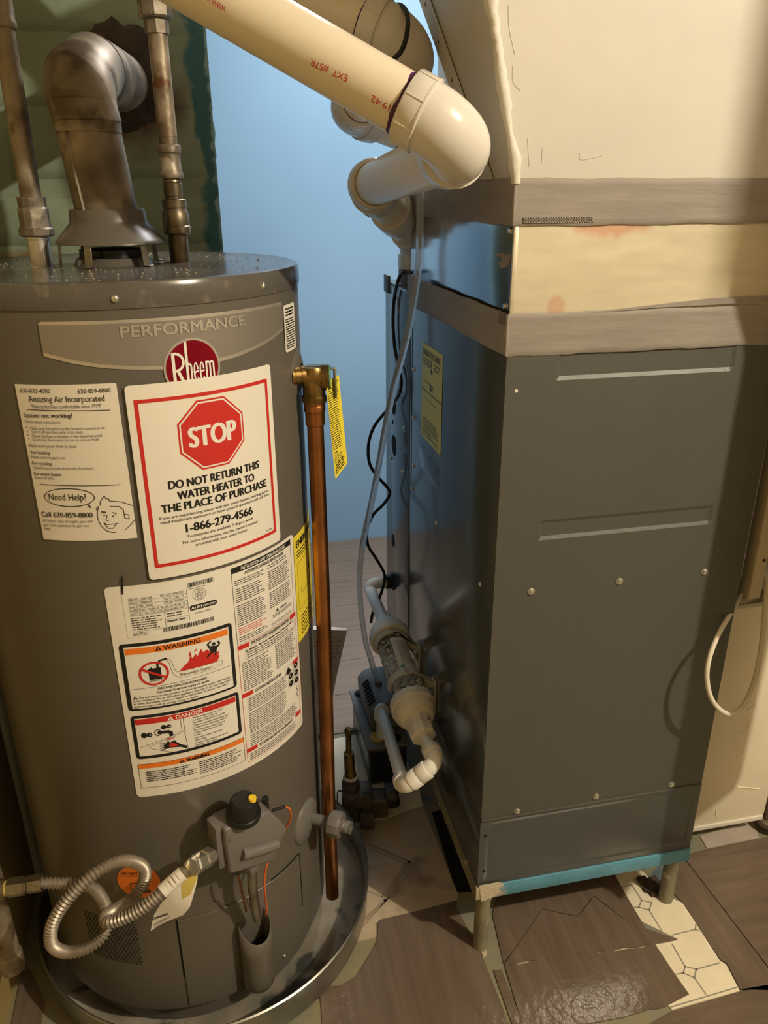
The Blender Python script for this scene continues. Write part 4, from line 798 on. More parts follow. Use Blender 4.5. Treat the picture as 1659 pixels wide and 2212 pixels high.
p = Print(TG, (.006, .008)); p.greek(.001, .023, .000, -.090, 30, 'black_ink', 0, .38, 51, .15); p.rect(.002, -.094, .010, -.0925, 'black_ink', 0); p.greek(.001, .023, -.096, -.108, 5, 'black_ink', 0, .4, 52); p.greek(.001, .022, -.110, -.124, 4, 'black_ink', 0, .5, 53); p.build('printing', o, .0006, .0001)
cp = thing('copper_discharge_pipe', 'vertical copper discharge pipe hanging below the brass relief valve', 'pipe', (vx, vy, .08))
MB().lathe([(0, .0), (.0148, .0), (.0148, .006), (.0138, .007), (.0142, .008), (.0142, .016), (.0130, .017), (.0130, .034), (.0118, .035), (0, .035)], (vx, vy, .950), (0, 0, -1), 24).build('adapter', 'copper', cp, angle=30)
cpb = PY(718, 1934, 1.0)
MB().tube([(vx, vy, .922), (vx + .0006, vy, .6), (cpb.x + .0005, vy, .3), (cpb.x, vy, cpb.z), (cpb.x, vy, cpb.z), (cpb.x, vy, .3)], [.0111, .0111, .0111, .0111, .0098, .0098], 28, cap=False).build('tube', 'copper', cp)

# ---------------------------------------------------------------- gas hose, supply pipe
hs = thing('gas_hose', 'looped ribbed steel gas hose in front of the grey tank base', 'hose', (-.2, .8, .3))
inl = G(*gpx(466, 1842, .034), .034)
hp = [(404, 1878, .775), (375, 1903, .765), (340, 1935, .757), (300, 1966, .752), (262, 1985, .752), (232, 1992, .758), (229, 1980, .775), (248, 1964, .795), (285, 1940, .812), (311, 1905, .820), (311, 1876, .818), (288, 1861, .808), (252, 1862, .795), (212, 1882, .782), (172, 1915, .772), (136, 1955, .764), (112, 2000, .760), (112, 2040, .764), (138, 2056, .772), (172, 2054, .780), (205, 2038, .789), (228, 2010, .797), (232, 1975, .803), (220, 1940, .806), (195, 1915, .805), (150, 1909, .800), (80, 1908, .795)]
pts = catmull([PY(x, y, d) for x, y, d in hp], 30)
# resample evenly, corrugate
ln = [0]
for a, b in zip(pts, pts[1:]): ln.append(ln[-1] + (b - a).length)
PIT = .0048; n = int(ln[-1]/PIT)*4; out = []; rs = []; j = 0
for i in range(n + 1):
    t = ln[-1]*i/n
    while j < len(ln) - 2 and ln[j+1] < t: j += 1
    f = (t - ln[j])/max(1e-9, ln[j+1] - ln[j]); out.append(pts[j].lerp(pts[j+1], min(1, f))); rs.append(.0070 + .0013*math.cos(2*math.pi*i/4))
MB().tube(out, rs, 14).build('ribbed_tube', 'hose', hs, angle=80)
d = (pts[0] - inl).normalized()
MB().lathe([(0, -.004), (.0085, -.004), (.0085, .012), (.0125, .012), (.0125, .026), (.0105, .027), (.0105, .031), (.0130, .031), (.0130, .045), (.0110, .047), (.0110, .054), (0, .054)], inl, d, 6).build('end_fitting', 'zinc', hs, angle=25)
q0, q1 = pts[10], pts[52]; MB().tube([q0, q0.lerp(q1, .5), q1], .0092, 18).build('white_sleeve', 'paper2', hs)
MB().lathe([(0, 0), (.0110, 0), (.0110, .016), (.0092, .018), (.0092, .020), (.0118, .020), (.0118, .040), (0, .040)], pts[-1] + V((.006, 0, 0)), (-1, 0, 0), 6).build('end_fitting', 'steel', hs, angle=25)
tc0 = PY(352, 1960, .775); tx = V((.90, .30, .10)).normalized()
TGm = lambda x, y, l: tuple(tc0 + tx*(x) + V((0, -l, 0)) + V((0, -.010*math.sin(x*40 + y*20), 0)) + V((0, 0, y)))
pg = Print(TGm, (.006, .010)); cpx = [(402, 1878), (432, 1872), (432, 1918), (420, 1964), (405, 1982), (328, 2012), (330, 1982), (348, 1945), (380, 1915)]
pg.poly([(((PY(x, y, .775) - tc0).dot(tx)), (PY(x, y, .775) - tc0).z) for x, y in cpx], 'paper2', 0)
o = pg.build('paper_tag', hs, 0, .0002); sd = o.modifiers.new('thickness', 'SOLIDIFY'); sd.thickness = .0004; sd.offset = 1; o['label'] = 'torn white paper tag with black printing'
def tpx(x, y): q = PY(x, y, .775) - tc0; return q.dot(tx), q.z
p = Print(TGm, (.006, .010)); a, b = tpx(332, 1990), tpx(370, 1978); p.text('Dormont', a[0], a[1], .0062, b[0] - a[0], 'black_ink', .04, 1, rot=math.atan2(b[1] - a[1], b[0] - a[0])); a, b = tpx(332, 1999), tpx(372, 1985)
for k in range(3): p.line([(a[0], a[1] - .003*k), (b[0] - .004*k, b[1] - .003*k)], .0010, 'grey_ink', 1)
pp = [tpx(x, y) for x, y in ((402, 1884), (432, 1876), (430, 1915), (418, 1938), (398, 1942), (392, 1915))]; p.poly(pp, 'yelcord', 1); p.build('printing', o, .0007, .0002)
gp = thing('gas_supply_pipe', 'dim gas pipe fitting with drip leg at the far left edge', 'pipe', (-.34, .80, .2))
e = pts[-1] - V((.034, 0, 0)); MB().lathe([(0, 0), (.0085, 0), (.0095, .001), (.0095, .008), (.0085, .009), (0, .009)], e + V((.004, 0, 0)), (-1, 0, 0), 24).build('doped_nipple', 'yelcord', gp)
MB().cyl(e - V((.003, 0, 0)), e - V((.075, 0, -.001)), .0125, n=24).build('elbow', 'bronze', gp)
le = V((e.x - .030, e.y + .03, 0)); MB().lathe([(0, .235), (.0150, .235), (.0160, .240), (.0160, .262), (.0135, .265), (.0135, .385), (.0155, .388), (.0155, .42), (0, .42)], le, (0, 0, 1), 24).build('drip_leg', 'rust', gp)

# ---------------------------------------------------------------- furnace
FXl, FXr, FYf, FYb, FZ0, FZ1 = .3385, .7220, .886, 1.580, .155, 1.040
SEAM = .2930
fu = thing('furnace', 'tall dark grey furnace cabinet standing on short pipe legs', 'furnace', (.53, 1.23, .125))
def panel(u0, u1, w0, w1, recs, mp):
    us = {u0, u1}; ws = {w0, w1}; SL = .005
    for (a, b, c, d, dep) in recs: us |= {a, a + SL, b - SL, b}; ws |= {c, c + SL, d - SL, d}
    us = sorted(us); ws = sorted(ws); vs = []
    for w in ws:
        for u in us:
            dp = 0
            for (a, b, c, d, dep) in recs:
                f = max(0, min(1, (u - a)/SL, (b - u)/SL, (w - c)/SL, (d - w)/SL)); dp += dep*f
            vs.append(mp(u, w, dp))
    n = len(us); fs = [(j*n + i, j*n + i + 1, (j+1)*n + i + 1, (j+1)*n + i) for j in range(len(ws) - 1) for i in range(n - 1)]
    return vs, fs
# cabinet body (left, back, right, top)
mb = MB(); T1 = .0015
mb.box(FXl, FXr, FYf + .0025, FYb, SEAM + .002, FZ1)
mb.build('casing', 'furnace_side', fu, bevel=.0015, angle=30)
vs, fs = panel(FXl + .0008, FXr - .0008, SEAM + .0005, FZ1 - .001, [(.398, .657, .768, .797, .0022), (.405, .652, .985, 1.03, .0022), (.408, .432, .36, .66, -.0003), (.470, .494, .36, .66, -.0003), (.532, .556, .36, .66, -.0003), (.594, .618, .36, .66, -.0003)], lambda u, w, d: (u, FYf + d, w))
MB().add(vs, fs).build('front_panel', 'furnace', fu, smooth=False).modifiers.new('thickness', 'SOLIDIFY').thickness = -.0012
lip = MB().box(FXl + .0008, FXr - .0008, FYf - .0022, FYf + .001, SEAM - .0025, SEAM + .0025); lip.build('bottom_lip', 'furnace', fu, bevel=.0009)
vs, fs = panel(FXl, FXr, FZ0, SEAM - .001, [(FXl + .010, FXr - .010, FZ0 + .012, SEAM - .006, .0008)], lambda u, w, d: (u, FYf + d, w))
b = MB().add(vs, fs); b.build('lower_panel', 'furnace_side', fu, smooth=False).modifiers.new('thickness', 'SOLIDIFY').thickness = -.0012
MB().box(FXl, FXr, FYf + .0028, FYb, FZ0, SEAM - .003).build('lower_base', 'furnace_side', fu, bevel=.0012)
def fscrew(px, py, r=.0046, dy=0):
    q = PY(px, py, FYf); MB().lathe([(0, 0), (r*1.15, 0), (r*1.15, .0008), (r*.85, .001), (r*.8, .003), (r*.5, .0036), (0, .0036)], (q.x, FYf + dy, q.z), (0, -1, 0), 12).build('screw', 'zinc', fu)
for q in ((1147, 1277), (1338, 1255), (1522, 1235), (1117, 1752), (1287, 1720), (1450, 1694)): fscrew(*q)
for q in ((1049, 1806), (1045, 1882)):
    c = PY(*q, FYf); MB().lathe([(0, .0002), (.0028, .0002), (.0028, .0014), (0, .0014)], (c.x, FYf + .001, c.z), (0, -1, 0), 14).build('screw_hole', 'dark', fu)
c = PY(1115, 845, FYf); MB().lathe([(0, 0), (.0024, 0), (.0018, .0008), (0, .0010)], (c.x, FYf, c.z), (0, -1, 0), 9).build('white_fleck', 'white_ink', fu)
# left side details on the plane X = FXl
def sd_disc(px, py, r, matn, nm, h=.0012, n=20, hole=0.0):
    q = PX(px, py, FXl); prof = [(hole, 0), (r, 0), (r, h*.7), (r*.9, h), (hole, h)] + ([(hole, 0)] if hole else [])
    return MB().lathe(prof, (FXl - (.0007 if px < 892 else 0), q.y, q.z), (-1, 0, 0), n).build(nm, matn, fu)
for q, r in (((851, 876), .0195), ((852, 962), .0220), ((849, 912), .005), ((850, 1168), .014), ((882, 1012), .003)): sd_disc(*q, r, 'dark', 'knockout_hole', .0006)
for q, r in (((873, 816), .036),): sd_disc(*q, r, 'furnace_side', 'knockout_ring', .0012, 40, .031); sd_disc(*q, .0305, 'furnace_side', 'knockout_disc', .0006, 40)
for q, r in (((875, 951), .0155), ((875, 996), .0150)): sd_disc(*q, r, 'furnace', 'knockout_disc', .0016, 28)
for q in ((890, 676), (894, 797), (893, 902), (893, 1005), (891, 1055), (943, 1130), (1038, 1262), (874, 924), (867, 1018), (872, 1018), (845, 990)): sd_disc(*q, .0036, 'zinc', 'screw', .0022, 10)
a, b = PX(891, 700, FXl), PX(890, 1050, FXl); MB().box(FXl - .0004, FXl + .001, a.y - .001, a.y + .001, b.z, 1.012).build('side_seam', 'dark', fu)
MB().box(FXl - .0008, FXl + .002, 1.369, 1.576, .30, 1.036).build('vest_panel', 'furnace_side', fu, bevel=.0006)
MB().box(FXl - .0030, FXl + .003, 1.545, 1.5835, 1.018, 1.052).build('corner_bracket', 'furnace', fu, bevel=.0012)
vs, fs = panel(1.162, 1.30, .74, .79, [(1.166, 1.296, .748, .784, -.0016)], lambda u, w, d: (FXl + d - .0002, u, w)); MB().add(vs, fs).build('side_emboss', 'furnace_side', fu, angle=25)
# energy label on the left side
SXm = lambda s, z, l: (FXl - l, -s, z)
L4 = [PX(*q, FXl) for q in ((912, 737), (956, 765), (954, 985), (912, 942))]; s0, s1 = -(L4[0].y + L4[3].y)/2, -(L4[1].y + L4[2].y)/2; z1 = (L4[0].z + L4[1].z)/2; z0 = (L4[2].z + L4[3].z)/2
o = sheet('energy_label', SXm, s0, z0, s1, z1, .003, 'yellow2', fu, 2, .0006); o['label'] = 'faded yellow energy label on the side panel'
q = yel(o, SXm, s0, z0, s1, z1, 'ENERGYGUIDE', False, '96.1'); q.texts[0] = q.texts[0][:6] + (.02,) + q.texts[0][7:]; w = s1 - s0; h = z1 - z0
q.line([(s0, z0 + h*.52), (s1, z0 + h*.52)], .0012, 'black_ink', 2); q.line([(s0 + w*.05, z0 + h*.62), (s0 + w*.6, z0 + h*.62)], .001, 'black_ink', 2); q.line([(s0 + w*.5, z1 - h*.12), (s0 + w*.5, z1 - h*.24)], .0022, 'black_ink', 2); q.poly([(s0 + w*.44, z1 - h*.23), (s0 + w*.56, z1 - h*.23), (s0 + w*.5, z1 - h*.27)], 'black_ink', 2); q.build('printing', o, .0010, .0002)
# peeled strip of reflective tape by the top corner
MB().prism([tuple(PX(x, y, FXl)[1:]) for x, y in ((853, 628), (860, 648), (862, 676), (850, 655))], -.0002, .0012, mp=lambda y, z, d: (FXl - d - .0006, y, z)).build('foil_scrap', 'silver', fu)
# blue stand under the cabinet with chipped corner, four pipe legs
st = thing('furnace_stand', 'blue painted angle iron stand with short pipe legs under the furnace', 'stand', (.53, 1.23, 0))
spot(MT['bluepaint'], (.352, .884, .14), .052, (.56, .48, .36), scale=50)
mb = MB(); mb.box(FXl - .002, FXr + .001, FYf - .003, FYf + .003, .128, .1545); mb.build('rail', 'bluepaint', st, bevel=.001)
MB().box(FXl - .002, FXr + .001, FYb - .003, FYb + .003, .128, .1545).build('rail', 'bluepaint', st, bevel=.001)
for xx in (FXl - .0005, FXr): MB().box(xx - .0025, xx + .0025, FYf + .0035, FYb - .0035, .128, .1545).build('side_rail', 'legpaint', st, bevel=.001)
q = PY(1035, 1945, FYf); MB().prism([tuple((PY(x, y, FYf - .004).x, PY(x, y, FYf - .004).z)) for x, y in ((1035, 1914), (1078, 1906), (1088, 1912), (1072, 1918), (1080, 1926), (1066, 1938), (1040, 1948))], 0, .0008, mp=lambda x, z, d: (x, FYf - .0032 - d, z)).build('bare_corner', 'chip', st)
def leg(x, y):
    return MB().lathe([(0, 0), (.0128, 0), (.0128, .112), (.0142, .113), (.0142, .127), (0, .127)], (x, y, .0005), (0, 0, 1), 24).build('leg', 'legpaint', st, angle=40)
q = PZ(1042, 2042); leg(FXl + .0165, q.y - .0); q = PZ(1434, 1938); leg(q.x, .918); leg(FXl + .02, 1.55); leg(FXr - .03, 1.55)
# rubble of broken mortar at the right leg
mb = MB(); rnd = random.Random(12)
for k in range(26):
    c = PZ(1425 + rnd.uniform(-22, 24), 1930 + rnd.uniform(-10, 12)) + V((0, rnd.uniform(0, .03), .005)); sz = rnd.uniform(.003, .008)
    mb.obox(c, V((sz, rnd.uniform(-.4, .4)*sz, 0)), V((0, sz, rnd.uniform(-.3, .3)*sz)), V((0, 0, sz*.6)))
tag(mb.build('rubble', 'soot', None, smooth=False), 'dark crumbs of mortar round the right front furnace leg', 'rubble', kind='stuff')

# ---------------------------------------------------------------- supply duct above the furnace
du = thing('supply_duct', 'bare galvanized duct section topped by a flared cream plenum', 'duct', (.53, 1.14, 1.04))
DYb = 1.385
spot(MT['galv_lamplit'], (.462, .888, 1.166), .06, (.66, .26, .15), scale=40, strength=.6, stretch=(.8, 1, 2.2)); spot(MT['galv_lamplit'], (.40, .888, 1.075), .022, (.66, .28, .17), scale=60, strength=.45)
MB().box(.3425, FXr + .04, .8895, DYb, 1.042, 1.20).build('duct_section', 'galvside', du, bevel=.0012)
MB().box(.3432, FXr + .04, .8878, .8893, 1.045, 1.20).build('front_sheet', 'galv_lamplit', du)  # skin over the duct front that carries the painted lamp tone
MB().box(.3400, .3455, .8862, .8902, 1.064, 1.168).build('corner_cleat', 'galv_lamplit', du, bevel=.0006)
for q in ((1104, 498), (1093, 662)):
    c = PX(*q, .3425); MB().lathe([(0, 0), (.0042, 0), (.0042, .001), (.003, .0032), (0, .0034)], (.3425, max(.897, c.y), c.z), (-1, 0, 0), 12).build('screw', 'zinc', du)
sm = [(PX(x, y, .342).y, PX(x, y, .342).z) for x, y in ((1070, 547), (1072, 556), (1082, 553), (1086, 560), (1078, 568), (1084, 580), (1096, 577), (1102, 566), (1104, 548), (1092, 552), (1088, 546))]
MB().prism(sm, 0, .0012, mp=lambda y, z, d: (.3422 - d, y, z)).build('mastic_smear', 'mastic', du)
def band(z0, z1, yb, x0, ov, nm, label, seed):
    rnd = random.Random(seed); mb = MB(); xs = [x0 + (FXr + .045 - x0)*k/60 for k in range(61)]
    zs = [0, .06, .16, .3, .45, .6, .72, .86, .95, 1]
    def strip(pt):
        vs = []; n = 61
        ph = [rnd.uniform(0, 6) for _ in range(8)]
        for j, f in enumerate(zs):
            for k in range(n):
                e = .0005*math.sin(k*.45 + ph[0]) + rnd.uniform(-.0004, .0004)
                z = z0 + (z1 - z0)*f + (e if j in (0, len(zs) - 1) else 0)
                h = 0 if j in (0, len(zs) - 1) else .0012 + .0004*math.sin(f*23 + .15*k*ph[2]*.05 + ph[2]) + rnd.uniform(0, .0003)
                vs.append(pt(k/(n - 1), z, h))
        fs = [(j*n + k, j*n + k + 1, (j+1)*n + k + 1, (j+1)*n + k) for j in range(len(zs) - 1) for k in range(n - 1)]
        mb.add(vs, fs)
    strip(lambda f, z, h: (x0 + (FXr + .045 - x0)*f, FYf - ov - h, z))
    strip(lambda f, z, h: (x0 - h, yb + (FYf - ov - yb)*f, z))
    mb.tube([(x0 - .0002, FYf - ov + .0002, z0 + .0015), (x0 - .0002, FYf - ov + .0002, (z0 + z1)/2), (x0 - .0002, FYf - ov + .0002, z1 - .0015)], [.0018, .0026, .0018], 10)
    o = mb.build(nm, 'mastic', du, angle=60); o['label'] = label
    return o
b1 = band(1.0175, 1.068, 1.385, FXl - .0008, .0008, 'mastic_band', 'grey sealing band over the lower joint, furnace to duct', 1)
b2 = band(1.1655, 1.2155, 1.385, FXl - .0005, .0005, 'mastic_band', 'grey sealing band over the upper joint, duct to plenum', 2)
def mesh_patch(band_o, x0, x1, z0, z1, seed, side=None):
    mb = MB(); st = .0031; w = .0011; x = x0
    f = (lambda a, b, c, d: mb.box(a, b, FYf - .0030, FYf - .0020, c, d)) if side is None else (lambda a, b, c, d: mb.box(FXl - .0030, FXl - .0020, a, b, c, d))
    while x < x1: f(x, x + w, z0, z1); x += st
    z = z0
    while z < z1: f(x0, x1, z, z + w); z += st
    mb.build('mesh_weave', 'mastic', band_o, smooth=False)
mesh_patch(b2, .349, .435, 1.1685, 1.1745, 1); mesh_patch(b1, .892, .912, 1.054, 1.068, 5, 1)
ob = MB().prism([(.405, 1.064), (.52, 1.069), (.735, 1.073), (.735, 1.080), (.60, 1.078)], 0, .0025, mp=lambda x, z, d: (x, FYf - d, z)); ob.build('loose_band_end', 'mastic', du)
# plenum: slanted left side, second panel behind the riveted flange
def PLx(z): return .3400 - .232*(z - 1.214)
mb = MB(); zs = [1.205, 1.214, 1.30, 1.40, 1.50, 1.62]; n = 6; vs = []
for z in zs:
    g = .985 + max(0, z - 1.214)*.62; xx = PLx(max(z, 1.214)); xg = xx - .001
    vs += [(xx, FYf, z), (xg, g, z), (.385, 1.385, z), (FXr + .06, 1.385, z), (FXr + .06, FYf, z)]
fs = [(j*5 + k, j*5 + (k+1) % 5, (j+1)*5 + (k+1) % 5, (j+1)*5 + k) for j in range(len(zs) - 1) for k in range(5)] + [(0, 1, 2, 3, 4), tuple(25 + k for k in (4, 3, 2, 1, 0))]
mb.add(vs, fs); mb.build('plenum', 'cream', du, angle=20)
vs = []; zs2 = [1.216 + .025*k for k in range(17)]
for z in zs2:
    g = .985 + (z - 1.214)*.62; x = PLx(z); vs += [(x - .0025, g - .030, z), (x - .0035, g + .010, z), (x + .004, g + .012, z)]
fs = []
for j in range(16):
    for k in range(2): fs.append((j*3 + k, j*3 + k + 1, j*3 + k + 4, j*3 + k + 3))
MB().add(vs, fs).build('riveted_flange', 'cream', du, angle=30)
for k in range(5):
    z = 1.285 + k*.045; g = .985 + (z - 1.214)*.62; MB().lathe([(0, 0), (.0026, 0), (.002, .0010), (0, .0012)], (PLx(z) - .0030, g - .008, z), (-1, 0, 0), 10).build('rivet', 'fitting', du)
rnd = random.Random(8); cz = [1.210 + .0085*k for k in range(49)]
MB().tube([(PLx(max(z, 1.214)) - .0005 + rnd.uniform(-.0012, .0012), FYf - .0005 + rnd.uniform(-.0008, .0008), z) for z in cz], [.0058 + .0022*math.sin(k*.7)*rnd.random() + rnd.uniform(-.0008, .0012) for k in range(49)], 10).build('caulk_bead', 'caulk', du, angle=80)
# runs and ridges in the paint on the front
for pts_ in ([(1098, 10), (1100, 60), (1112, 118)], [(1108, 140), (1108, 175), (1124, 196)], [(1252, 330), (1256, 345), (1300, 336)], [(1172, 320), (1170, 352)], [(1140, 300), (1143, 360)]):
    MB().tube(catmull([PY(x, y, FYf + .0001) for x, y in pts_], 6), .0007, 6).build('paint_run', 'cream', du)
# ---------------------------------------------------------------- PVC vent pipes
PR = .03015; HUB = .0362
def D(px, py, d): return O + ray(px, py)*d
def pvc_elbow(nm, parent, corner, din, dout, rad=.052, hubl=.032, matn='pvcf', ang_n=14, pr=PR, hub=HUB, rim=True):
    """an elbow: two socket hubs with rims and a swept bend between; din points from the corner to the first opening"""
    din, dout = din.normalized(), dout.normalized(); half = din.angle(dout)/2; t = rad/math.tan(half)
    pts = fillet([corner + din*(t + .004), corner, corner + dout*(t + .004)], rad, ang_n)
    mb = MB().tube(pts, hub - .0022, 32, cap=False)
    for dd in (din, dout):
        mb.lathe([(hub - .0022, 0), (hub - .0004, .001), (hub, .003), (hub, hubl), (hub - .0008, hubl + .001), (pr + .0002, hubl + .001), (pr + .0002, hubl - .004)], corner + dd*t, dd, 40)
    o = mb.build(nm, matn, parent, angle=42)
    if rim:
        for dd in (din, dout):
            u, w = frame(dd); m2 = MB()
            m2.lathe([(hub - .0006, -.0015), (hub + .0006, -.0010), (hub + .0006, .0010), (hub - .0006, .0015)], corner + dd*(t + .002), dd, 40)
            for k in range(8):
                a = 2*math.pi*k/8 + .3; r_ = u*math.cos(a) + w*math.sin(a); m2.obox(corner + dd*(t + hubl*.5) + r_*hub, r_*.0008, dd*hubl*.46, dd.cross(r_)*.0007)
            m2.build('molded_rib', matn, o, angle=30)
    return o, corner + din*(t + hubl + .001), corner + dout*(t + hubl + .001)
def primer(parent, p, d, seed=1, amt=.003, pr=PR):
    rnd = random.Random(seed); u, w = frame(d); vs = []; n = 40
    ln = [amt*(.5 + rnd.random()*.9) for _ in range(n)]; ln = [(ln[k-1] + ln[k] + ln[(k+1) % n])/3 for k in range(n)]
    for k in range(n):
        a = 2*math.pi*k/n; r_ = u*math.cos(a) + w*math.sin(a); vs += [p - d*.001 + r_*(pr + .0006), p + d*ln[k] + r_*(pr + .0004)]
    fs = [(2*k, 2*((k+1) % n), 2*((k+1) % n) + 1, 2*k + 1) for k in range(n)]
    MB().add(vs, fs).build('primer_stain', 'purple', parent)
def pvc_run(parent, a, b): return MB().tube([a, b], PR, 40).build('pipe', 'pvc', parent)
ex = thing('exhaust_vent_pipe', 'nearer cream plastic vent pipe with red print crossing the top', 'pipe', (.25, .81, 1.2), 'plastic vent pipes')
P1 = D(420, -37, .765); P2 = D(711, 132, .765); dr1 = (P2 - P1).normalized(); K1 = D(1014, 330, .778)
K1 = P1 + dr1*((K1 - P1).dot(dr1)); E1 = D(797, 402, 1.2)
e1, ia, ib = pvc_elbow('elbow', ex, K1, -dr1, E1 - K1, .036, .022)
tl = (-.405 - K1.x)/dr1.x
r1 = pvc_run(ex, ia - (-dr1)*.02, K1 + dr1*tl); primer(ex, ia, -dr1, 4, .005)
d2 = (E1 - K1).normalized(); VP = V((.378, 1.475, 1.125)); d3 = (VP - E1).normalized()
e2, ja, jb = pvc_elbow('elbow', ex, E1, -d2, d3, .040, .026)
pvc_run(ex, ib - d2*.02, ja + d2*.02); primer(ex, ja, -d2, 5, .002); primer(ex, ib, d2, 6, .0012)
e3, ka, kb = pvc_elbow('elbow', ex, VP, -d3, V((0, 0, -1)), .040, .026)
pvc_run(ex, jb - d3*.015, ka + d3*.015); mc = (jb + ka)/2; primer(ex, mc + d3*.022, d3, 7, .003)
MB().lathe([(PR, -.022), (HUB - .001, -.022), (HUB, -.020), (HUB, .020), (HUB - .001, .022), (PR, .022)], mc, d3, 36).build('coupling', 'pvcf', ex)
MB().tube([kb + V((0, 0, .02)), (VP.x, VP.y, 1.0405)], PR, 36).build('pipe', 'pvc', ex)
MB().lathe([(HUB + .006, 0), (HUB + .006, .004), (HUB, .006), (HUB, .030), (PR, .031), (PR, 0)], (VP.x, VP.y, 1.0405), (0, 0, 1), 36).build('furnace_collar', 'grey', ex)
# marker ticks and upside down red print on the straight run
c0 = P1; toc = (O - P2).normalized(); nv = (toc - dr1*toc.dot(dr1)).normalized(); bv = dr1.cross(nv); bv = bv if bv.z > 0 else -bv
def on_pipe(px, py):
    r = ray(px, py); w0 = O - c0; rp = r - dr1*r.dot(dr1); wp = w0 - dr1*w0.dot(dr1)
    a, b, c = rp.dot(rp), 2*rp.dot(wp), wp.dot(wp) - PR*PR; dsc = max(0, b*b - 4*a*c); t = (-b - math.sqrt(dsc))/2/a; q = O + r*t - c0
    u = q.dot(dr1); rr = q - dr1*u; return u, PR*math.atan2(rr.dot(bv), rr.dot(nv))
PMap = lambda u, v, l: tuple(c0 + dr1*u + nv*((PR + l)*math.cos(v/PR)) + bv*((PR + l)*math.sin(v/PR)))
pt = Print(PMap, (None, .003))
def red(t, a, b, h, w=None):
    ua, va = on_pipe(*a); ub, vb = on_pipe(*b); L_ = math.hypot(ub - ua, vb - va); pt.text(t, ua, va, h, L_, 'redink', .0, 1, rot=math.atan2(vb - va, ub - ua))
red('EXT. #57R', (752, 163), (672, 126), .0060); red('19:42', (845, 227), (805, 205), .0060); red('8', (882, 252), (874, 247), .0060); red('WWW.CHARLOTTE', (489, 14), (404, -42), .0052)
for a, b in (((896, 184), (928, 192)),): pt.line([on_pipe(896, 184), on_pipe(911, 189)], .0012, 'black_ink', 1)
o = pt.build('red_print', r1, .0003, .0001); o['label'] = 'upside down red lettering EXT. #57R and 19:42'
# rear intake pipe
ip = thing('intake_vent_pipe', 'farther cream plastic vent pipe with black cable tied round it', 'pipe', (.28, 1.05, 1.3), 'plastic vent pipes')
Q1 = D(620, -30, .95); Q2 = D(760, 40, .95); dq = (Q2 - Q1).normalized(); K2 = D(915, 112, .955); E2 = D(752, 238, 1.2)
f1_, ia, ib = pvc_elbow('elbow', ip, K2, -dq, E2 - K2, .036, .022)
MB().tube([ia + dq*.02, Q1 - dq*((Q1.x + .40)/dq.x)], PR, 40).build('pipe', 'pvc', ip); primer(ip, ia, -dq, 8, .003)
g2 = (E2 - K2).normalized(); F2 = V((.40, E2.y + .10, E2.z - .035)); g3 = (F2 - E2).normalized()
f2_, ja, jb = pvc_elbow('elbow', ip, E2, -g2, g3, .040, .026); pvc_run(ip, ib - g2*.02, ja + g2*.02); primer(ip, ja, -g2, 9, .002)
F2 = V((.455, F2.y + .055, F2.z - .02)); f3_, ka, kb = pvc_elbow('elbow', ip, F2, -(F2 - E2), V((0, 0, -1)), .040, .026); pvc_run(ip, jb - g3*.015, ka); primer(ip, jb, g3, 10, .002)
MB().tube([kb + V((0, 0, .02)), (F2.x, F2.y, 1.0405)], PR, 36).build('pipe', 'pvc', ip)
# black tie cable round the rear pipe
cb = [D(x, y, d) for x, y, d in ((838, 136, .915), (852, 126, .905), (868, 108, .902), (878, 78, .905), (881, 45, .912), (876, 22, .925), (862, 11, .945), (848, 15, .97))]
tag(MB().tube(catmull(cb, 8), .0030, 10).build('tie_cable', 'blackrub'), 'short black cable looped round the farther vent pipe', 'cable')

# ---------------------------------------------------------------- clear tube and black control cable beside the furnace
vt = [PY(908, 380, 1.235), PY(908, 420, 1.245), PY(907, 490, 1.255), PY(903, 580, 1.27), PY(880, 720, 1.30), PY(843, 870, 1.34), PY(808, 1060, 1.38), PY(783, 1180, 1.41), PY(777, 1270, 1.42), PY(787, 1370, 1.435), PY(803, 1430, 1.445), PY(817, 1475, 1.45)]
MB_v = MB().tube(catmull(vt, 10), .0062, 16, cap=False); MB_v.tube(catmull(vt, 10), .0044, 12, cap=False)
tag(MB_v.build('drain_tube', 'glass'), 'clear vinyl drain tube hanging beside the furnace side', 'tube')
bc = [PY(*q) for q in ((858, 300, 1.33), (861, 330, 1.36), (885, 420, 1.44), (925, 545, 1.435), (899, 578, 1.47), (880, 582, 1.52))] + [PX(x, y, xx) for x, y, xx in ((864, 596, .331), (853, 636, .3315), (849, 690, .3315), (852, 745, .3315), (860, 790, .3315), (867, 825, .331), (860, 856, .329))]
bc += [PY(*q) for q in ((838, 884, 1.47), (809, 920, 1.47), (796, 960, 1.47), (798, 1000, 1.47), (814, 1028, 1.475), (838, 1055, 1.475), (841, 1070, 1.47), (826, 1092, 1.465), (806, 1112, 1.46), (793, 1145, 1.46), (795, 1178, 1.46), (812, 1206, 1.455), (829, 1236, 1.45), (830, 1256, 1.45), (821, 1288, 1.445), (806, 1322, 1.44), (801, 1346, 1.43))]
tag(MB().tube(catmull(bc, 7), .0032, 10).build('control_cable', 'blackrub'), 'black control cable curling down behind the clear drain tube', 'cable')

